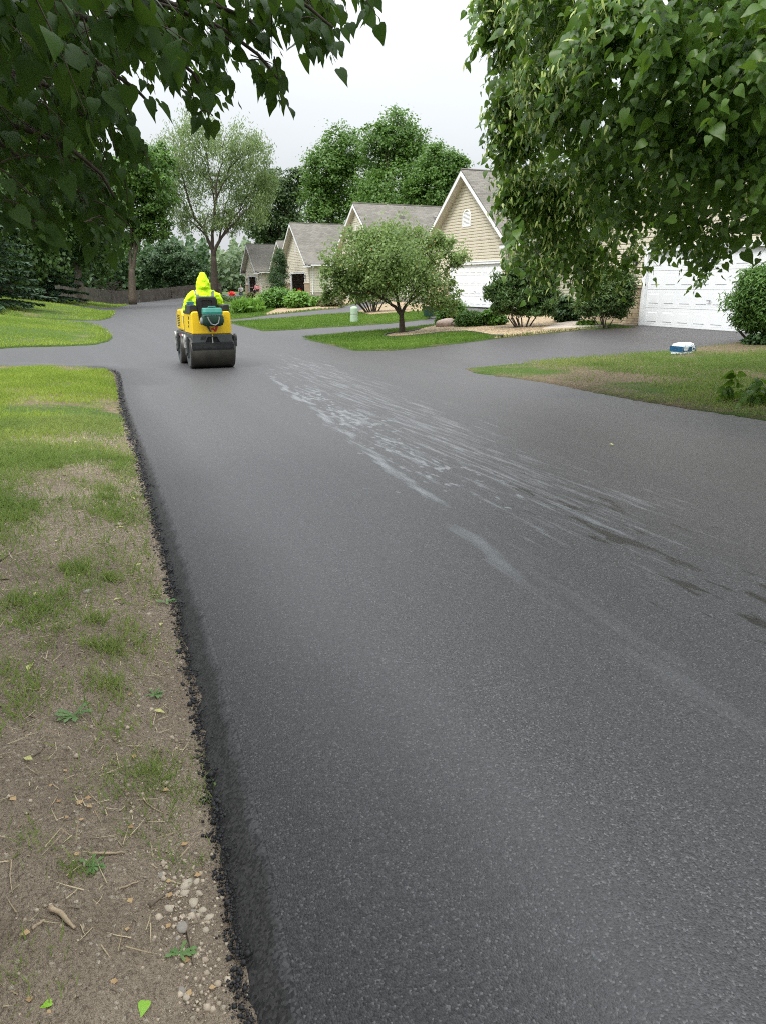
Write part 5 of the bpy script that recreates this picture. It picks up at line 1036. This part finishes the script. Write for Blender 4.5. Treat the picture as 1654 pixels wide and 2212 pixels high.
# ------------------------------------------------------------------ small things
PEDM = M('pale_green_plastic', (.36, .47, .33), .55, .08); TUB = M('dark_green_plastic', (.012, .05, .038), .5, .15); ROCK = M('pink_granite', (.46, .34, .29), .85, .2, 8, 20, .5, .02); EDGE = M('black_edging', (.02, .022, .02), .6, .2)
b = at(765, 698); z = float(T(*b)) + .04; pe = empty('utility_pedestal', (*b, z), 0, 'pale green utility pedestal standing on the grass island', 'utility box'); s = dist(b) / 30.
MB().lathe([(.165, -.05), (.165, .02), (.155, .05), (.155, .12)], 20).build('base', PEDM, pe, smooth=False); MB().lathe([(.148, .121), (.148, .50), (.135, .56), (.09, .59), (.03, .60)], 20).build('cover', PEDM, pe)
MB().lathe([(.152, .30), (.152, .33)], 20).build('band', LGREY, pe)
def rock(c, r, mat, name, label, cat_, group=None, seed=0):
    rg = random.Random(seed); mb = MB(); mb.blob((0, 0, r[2] * .35), r, 12, 8); ph = [rg.uniform(0, 6) for _ in range(6)]
    mb.v = [(x * (1 + .12 * math.sin(y / r[1] * 3 + ph[0]) + .08 * math.sin(z / r[2] * 4 + ph[1])), y * (1 + .12 * math.sin(x / r[0] * 3 + ph[2])), z * (1 + .14 * math.sin(x / r[0] * 2.6 + ph[3]) * math.cos(y / r[1] * 2 + ph[4]))) for x, y, z in mb.v]
    o = mb.build(name, mat, smooth=True); o.location = c; o.rotation_euler = (0, 0, rg.uniform(0, 6)); return tag(o, label, cat_, group)
b = at(963, 709.5); rock((*b, float(T(*b)) + .06), (.40, .24, .19), ROCK, 'boulder', 'pinkish boulder on the tan gravel in front of the clipped yew', 'rock', seed=3)
b = at(936, 687); z = float(T(*b)) + .07; tb_ = empty('planter_box', (*b, z), rad(-15), 'dark green plastic planter tub beside the end of the driveway', 'planter')
def trap(w0, d0, w1, d1, z0, z1): return [[(-w0, -d0, z0), (w0, -d0, z0), (w0, d0, z0), (-w0, d0, z0)], [(-w1, -d1, z1), (w1, -d1, z1), (w1, d1, z1), (-w1, d1, z1)]]
MB().loft(trap(.36, .2, .43, .25, 0, .36)).build('tub', TUB, tb_); MB().loft(trap(.46, .28, .46, .28, .361, .40)).build('rim', TUB, tb_); MB().loft(trap(.40, .23, .40, .23, .401, .41)).build('soil_fill', SOIL, tb_)
for nm, pts in (('steel gravel edging strip curving around the crab apple foot', [(905, 716), (880, 721), (850, 724), (832, 727), (829, 730), (836, 732.5), (850, 733)]), ('long black edging strip between the island grass and the tan gravel', [(850, 733), (890, 730.5), (950, 723.5), (1003, 720.5), (1025, 723), (1060, 730), (1085, 730)])):
    P = [at(*q) for q in pts]; o = MB().tube([(x, y, float(T(x, y)) + .07) for x, y in P], .032, 6).build('garden_edging', EDGE); tag(o, nm, 'edging')
# shrink wrapped water bottles on the lawn
WRAP = M('clear_shrink_wrap', (.72, .78, .82), .18, .12, 14, 30, .7, .03, .6); BLUE = M('blue_print', (.015, .09, .20), .25, .2, 14, 30, .5, .02)
b = at(1472, 767); z = float(T(*b)) + .03; wp = empty('water_bottle_pack', (*b, z), rad(12), 'crinkled shrink wrapped pack of water bottles with blue label on the grass', 'bottle pack')
mb = MB(); nx_, ny_ = 6, 4
caps = MB()
for i in range(nx_):
    for k in range(ny_):
        c = (-.18 + i * .072, -.11 + k * .072, 0); h = random.uniform(-.008, .008); mb.lathe([(.03, 0), (.034, .02), (.034, .13), (.026, .165), (.014, .19)], 10, c); caps.lathe([(.014, .191), (.014, .205)], 8, c)
mb.build('bottles', WRAP, wp, smooth=True); caps.build('caps', WHITE, wp)
sh = MB(); rs = []
for z_, sx, sy in ((.0, .222, .150), (.03, .226, .155), (.075, .223, .152), (.15, .222, .150), (.185, .205, .135), (.215, .15, .09)):
    rs.append([(sx * math.copysign(abs(math.cos(t)) ** .3, math.cos(t)) + random.gauss(0, .004), sy * math.copysign(abs(math.sin(t)) ** .3, math.sin(t)) + random.gauss(0, .004), z_ + random.gauss(0, .005)) for t in np.linspace(0, 2 * math.pi, 33)[:-1]])
sh.loft(rs); sh.build('wrap', WRAP, wp, smooth=False)
lb = MB()
def facept(u, w): return (u, -.160, w)
lb.add([(-.225, -.157, .055), (-.02, -.160, .055), (.228, -.157, .055), (.228, -.157, .155), (-.02, -.160, .145), (-.06, -.160, .075), (-.225, -.157, .075)], [(0, 1, 5, 6), (1, 2, 3, 4), (1, 4, 5)]); lb.add([(-.231, -.15, .05), (-.231, .15, .05), (-.229, .15, .16), (-.229, -.15, .16)], [(0, 1, 2, 3)]); lb.add([(-.227, -.1575, .075), (-.195, -.1585, .075), (-.195, -.1585, .155), (-.227, -.1575, .155)], [(0, 1, 2, 3)])
lb.build('printed_band', BLUE, wp)
MB().add([(.13 + .062 * math.cos(t), -.1625, .105 + .058 * math.sin(t)) for t in np.linspace(0, 2 * math.pi, 25)[:-1]], [tuple(range(24))]).build('label_disc', WHITE, wp)
MB().add([(.085, -.1645, .085), (.175, -.1645, .085), (.165, -.1645, .11), (.135, -.1645, .12), (.12, -.1645, .135), (.10, -.1645, .108)], [tuple(range(6))]).build('label_print', BLUE, wp)
# cut linden bough lying on the lawn
b = at(1625, 872); z = float(T(*b)) + .05; cb = empty('cut_branch', (*b, z), 0, 'cut leafy linden branch lying on the lawn by the right edge', 'branch'); q0 = np.array([*b, z])
n = 26; P = q0 + RNG.normal(size=(n, 3)) * [.30, .22, .03] + [0.1, 0, .12]; a, _, m = twigs(P, unit(RNG.normal(size=(n, 3)) * [1, 1, .3] + [-.6, -.2, .2]), 6, RNG.uniform(.2, .38, n), .14, None, face=np.array([-.2, -.4, .6]))
a[0][:, 2] = np.maximum(a[0][:, 2], z - .03); build_np('foliage', a[0] - q0, a[1], LM_LIND, cb, a[2]); m.v = [(x - q0[0], y - q0[1], max(0, zz - q0[2])) for x, y, zz in m.v]; m.tube([(-.5, -.12, .03), (.1, 0, .06), (.8, .2, .08)], [.006, .016, .022], 7); m.build('stem', TWIGM, cb)
# bins in the farthest and the nearer open garage
for px_, D_, lab in ((541, 98.5, 'dark blue wheeled bin in the farthest open garage'),):
    p = col_at(px_, D_); be = empty('wheeled_bin', (25.2, 97.6, .5), rad(-90), lab, 'bin'); BINM = M('navy_plastic', (.012, .02, .05), .5, .2)
    MB().loft(trap(.24, .28, .30, .36, .08, .98)).build('bin_body', BINM, be, bevel=.02); MB().loft(trap(.33, .39, .28, .34, .981, 1.06)).build('bin_lid', BINM, be, bevel=.02)
    for s in (-1, 1): MB().lathe([(.1, -.03), (.1, .03)], 16, (s * .25, .3, .1), 0, 'x').build('wheel', BLK, be)
o = MB().tube([(0, 0, 0), (0, .15, 1.5)], .02, 8).box(-.16, .16, .13, .17, 1.5, 1.62).build('push_broom', BLK); o.location = (24.9, 77.6, .66); o.rotation_euler = (0, 0, rad(-90)); tag(o, 'long handled black broom leaning inside the open beige garage', 'broom')
o = MB().loft(trap(.18, .12, .22, .15, 0, .5)).loft(trap(.05, .05, .03, .03, .5, .62)).build('fuel_can', REDP); o.location = (24.8, 79.3, .66); tag(o, 'red fuel can on the floor of the open beige garage', 'can')
# ------------------------------------------------------------------ litter on the soil verge
def onsoil(px, py): 
    x, y = at(px, py); return x, y, float(verge_z(np.array([x]), np.array([y]), 0)[0])
STK = M('bare_stick', (.34, .26, .17), .85, .25, 30, 60, .4, .002); STK2 = M('grey_stick', (.15, .115, .08), .9, .3, 30, 60, .4, .002); STN = M('pale_stone', (.40, .34, .26), .85, .18, 30, 80, .3, .002); STN2 = M('grey_stone', (.26, .235, .20), .85, .2, 30, 80, .3, .002)
def stick(a, b, r, mat, label, group=None, bend=.1):
    A = np.array(onsoil(*a)); B = np.array(onsoil(*b)); r1 = r * .55; A[2] += r * .8; B[2] += r1; m_ = (A + B) / 2 + np.array([0, 0, r * .4]) + RNG.normal(size=3) * bend * np.linalg.norm(B - A) * [1, 1, .1]
    pth = bez(A, m_, B, 9); pth[1:-1] += RNG.normal(size=(7, 3)) * [.25, .25, .12] * r; mb = MB().tube(pth - A, np.linspace(r, r1, 9) * RNG.uniform(.85, 1.15, 9), 8); o = mb.build('stick', mat, smooth=True); o.location = A; return tag(o, label, 'stick', group)
SGp = 'sticks on the soil verge'
stick((112, 1975), (163, 2010), .0075, STK, 'thick pale peeled stick lying on the bare soil', SGp); stick((73, 2025), (100, 2002), .0045, STK, 'short thin pale stick just left of the thick peeled one', SGp)
stick((195, 1835), (268, 1822), .005, STK, 'flat splintered light stick above the thick peeled one', SGp); stick((322, 1935), (395, 1860), .005, STK2, 'long brown stick slanting towards the stone cluster', SGp, .03)
stick((400, 1950), (415, 2040), .004, STK2, 'thin upright pointing brown stick beside the round stone', SGp); stick((66, 1630), (95, 1605), .004, STK2, 'small dark twig beside the grass at mid verge', SGp)
stick((28, 1870), (30, 1940), .002, STK, 'curved pale root strand at the left edge of the soil', SGp); stick((0, 1225), (30, 1195), .008, STK2, 'grey stick at the left edge below the lawn', SGp); stick((20, 1105), (100, 1085), .006, STK2, 'long thin grey stick across the upper verge', SGp); stick((255, 1905), (300, 1880), .003, STK, 'thin pale twig left of the slanting brown stick', SGp)
stick((60, 1545), (125, 1555), .003, STK2, 'dark forked twig under the torn weed leaves', SGp); stick((305, 1690), (350, 1720), .0025, STK, 'pale straw like twig below the big grass tuft', SGp)
for k in range(46):
    px_ = random.uniform(5, 430); py_ = random.uniform(1250, 2190); a_ = random.uniform(0, 6.28); l_ = random.uniform(8, 26)
    if px_ + 30 > np.interp(py_, [1250, 1560, 1900, 2200], [340, 420, 480, 505]): continue
    stick((px_, py_), (px_ + l_ * math.cos(a_), py_ + l_ * .6 * math.sin(a_)), random.uniform(.0012, .0024), random.choice((STK, STK2)), 'tiny broken twig scattered on the bare soil', 'tiny twigs on the soil')
for i, (px_, py_, r, m_) in enumerate([(390, 1968, .021, STN2), (398, 1872, .020, STN), (412, 1905, .017, STN), (395, 1892, .017, STN), (425, 1880, .016, STN), (432, 1915, .018, STN), (413, 1925, .013, STN2), (448, 1930, .015, STN), (402, 1945, .012, STN), (362, 1932, .016, STN), (440, 1960, .010, STN), (380, 1990, .009, STN2), (455, 1895, .011, STN), (420, 1855, .013, STN), (345, 1858, .012, STN2), (385, 2090, .014, STN2), (398, 2105, .013, STN), (190, 1283, .022, STN2), (320, 1300, .018, STN)]):
    lab = {0: 'smooth round grey stone lying alone beside the thin stick', 17: 'grey stone half buried in the upper verge', 18: 'pale stone near the asphalt edge in the upper verge', 9: 'pale stone left of the stone cluster by the slanting stick', 14: 'small grey stone up left of the stone cluster', 15: 'grey stone left of its pale twin at the bottom of the verge', 16: 'pale stone right of its grey twin at the bottom of the verge'}.get(i, 'pale stone in the cluster beside the asphalt edge')
    x, y, z = onsoil(px_, py_); r *= random.uniform(.7, 1.15); rock((x, y, z - r * .2), (r, r * random.uniform(.6, .9), r * random.uniform(.35, .6)), m_, 'stone', lab, 'stone', 'stones on the soil verge' if i else None, i)
DRY = leafmat('dry_leaf', (.34, .20, .09), (.46, .32, .16), .15, .6); YLF = leafmat('pale_bract_leaf', (.50, .50, .16), (.62, .58, .26), .25, .5); GLF = leafmat('fresh_green_leaf', (.22, .45, .03), (.30, .55, .05), .25, .4)
def litter(px, py, size, mat, tmpl, label, group=None, wide=1., soil=True):
    x, y = at(px, py); z = float(verge_z(np.array([x]), np.array([y]), 0)[0]) if soil else float(T(x, y)) + .004
    v, f, r = scatter(*tmpl, np.zeros((1, 3)), np.array([[*RNG.normal(size=2), .08]]), np.array([[0, 0, 1.]]) + RNG.normal(size=(1, 3)) * .10, np.array([[size * wide, size, size]])); v[:, 2] -= v[:, 2].min() - .001
    o = build_np('fallen_leaf', v, f, mat, None, r); o.location = (x, y, z + .002); return tag(o, label, 'leaf', group)
LG = 'fallen leaves on the verge'
litter(312, 2140, .034, GLF, HEART, 'torn bright green leaf at the bottom of the soil verge'); litter(112, 2168, .022, GLF, HEART, 'small dull green leaf left of the torn bright one'); litter(330, 1510, .05, YLF, LANCE, 'pale yellow bract lying below the upper grass', None, 1.6); litter(72, 1642, .05, YLF, LANCE, 'pale yellow bract on bare soil left of the big tuft', None, 1.6); litter(75, 1435, .09, YLF, LANCE, 'long curled yellow leaf at left of the soil', None, 1.2)
litter(1312, 961, .07, YLF, LANCE, 'pale bract lying on the asphalt at right', None, 1.6, False); litter(268, 1126, .08, YLF, LANCE, 'white bract at the edge of the upper verge', None, 1.6)
for k in range(30):
    py_ = random.uniform(1400, 2190); px_ = random.uniform(10, float(np.interp(py_, [1400, 1560, 1900, 2200], [380, 420, 480, 505])) - 20); litter(px_, py_, random.uniform(.014, .028), DRY, CARD, 'dry tan leaf scrap lying on the bare soil', LG)
for k in range(16):
    py_ = random.uniform(900, 1380); px_ = random.uniform(20, float(np.interp(py_, [900, 1000, 1150, 1380], [262, 290, 335, 390])) - 10); litter(px_, py_, random.uniform(.03, .06), YLF, LANCE, 'pale linden bract fallen among the grass tufts', 'fallen bracts on the verge', 1.6)
WEED = leafmat('weed_leaf', (.09, .19, .045), (.15, .26, .08), .3)
WL = ([(0, 0, 0), (.09, .2, .02), (.05, .28, .02), (.15, .5, .03), (.07, .56, .03), (.15, .8, 0), (0, 1, -.1), (-.15, .8, 0), (-.07, .56, .03), (-.15, .5, .03), (-.05, .28, .02), (-.09, .2, .02)], [(0, 1, 11), (1, 2, 10), (1, 10, 11), (2, 3, 9), (2, 9, 10), (3, 4, 8), (3, 8, 9), (4, 5, 7), (4, 7, 8), (5, 6, 7)])
for px_, py_, s, lab in ((330, 1470, .05, 'dandelion rosette near the asphalt edge under the upper grass'), (385, 2020, .045, 'wilted dandelion below the round grey stone'), (160, 1545, .07, 'torn up weed with lobed leaves lying across a dark twig'), (200, 1860, .045, 'wilted grey green grass clump beside the splintered stick'), (358, 1275, .06, 'broad leaved weed by the asphalt edge'), (470, 1640, .05, 'tiny weed at the very edge of the shoulder')):
    x, y, z = onsoil(px_, py_); n = 9; t = RNG.uniform(0, 6.28, n); A = np.stack([np.cos(t), np.sin(t), RNG.uniform(.1, .5, n)], 1); v, f, r = scatter(*WL, np.zeros((n, 3)), A, np.tile([0, 0, 1.], (n, 1)), s * RNG.uniform(.6, 1.1, n)); o = build_np('weed', v, f, WEED, None, r); o.location = (x, y, z + .003); tag(o, lab, 'weed')
# pebbles and asphalt crumbs: nobody could count them
PEB = ([(1, 0, 0), (0, 1, 0), (-1, 0, 0), (0, -1, 0), (0, 0, .8), (0, 0, -.6)], [(0, 1, 4), (1, 2, 4), (2, 3, 4), (3, 0, 4), (1, 0, 5), (2, 1, 5), (3, 2, 5), (0, 3, 5)])
STUFFP = leafmat('pebble', (.22, .17, .12), (.50, .42, .32), 0., .85, .2); CRM = leafmat('asphalt_crumb', (.008, .008, .009), (.03, .029, .030), 0., .6, .4)
x, y = fillp(VP_, 14000, lambda x, y: .30 + .7 * ss(.45, .0, np.interp(y, LA[:, 1], LA[:, 0]) - x)); O = np.stack([x, y, verge_z(x, y, 0)], 1); n = len(x)
gx_, gy_ = at(425, 1930); m_ = 550; x2 = RNG.normal(gx_ - .02, .05, m_); y2 = RNG.normal(gy_ - .06, .22, m_); O2 = np.stack([x2, y2, verge_z(x2, y2, 0)], 1); k2 = x2 < np.interp(y2, LA[:, 1], LA[:, 0]) - .01; O2 = O2[k2]; m_ = len(O2)
stuff('pebbles', [scatter(*PEB, O2, rdir(m_) * [1, 1, .2], rdir(m_) * .4 + [0, 0, 1.], RNG.exponential(.0026, m_) + .0015, .5 + .5 * RNG.random(m_)), scatter(*PEB, O, rdir(n) * [1, 1, .2], rdir(n) * .4 + [0, 0, 1.], RNG.exponential(.0020, n) + .0011)], STUFFP, 'small pebbles and soil crumbs on the bare verge', 'pebbles')
n = 9000; y = RNG.random(n) ** 1.6 * 15 + .6; sp_ = np.interp(y, [0, 3, 8, 15], [.011, .014, .025, .03]); x = np.interp(y, LA[:, 1], LA[:, 0]) + RNG.normal(0, 1, n) * sp_ + .004 + .012 * np.sin(y * 23) * np.sin(y * 57); z = np.where(x < np.interp(y, LA[:, 1], LA[:, 0]), verge_z(x, y, 0), road_z(x, y, 0)) + .002
stuff('asphalt_crumbs', [scatter(*PEB, np.stack([x, y, z], 1), rdir(n) * [1, 1, .3], rdir(n) * .5 + [0, 0, 1.], (RNG.exponential(.0019, n) + .0017) * np.interp(y, [0, 4, 15], [1, 1.2, 2.2]))], CRM, 'loose black asphalt crumbs along the raw pavement edge', 'asphalt crumbs')
x, y = fillp(VP_, 700); O = np.stack([x, y, verge_z(x, y, 0)], 1); n = len(x); CLOD = leafmat('soil_clod', (.15, .115, .08), (.36, .295, .22), 0., .95, .1)
stuff('soil_clods', [scatter(*PEB, O, rdir(n) * [1, 1, .2], rdir(n) * .5 + [0, 0, 1.], np.stack([RNG.exponential(.006, n) + .003, RNG.exponential(.006, n) + .003, RNG.exponential(.004, n) + .002], 1))], CLOD, 'clods of dry soil lying on the bare verge', 'soil')
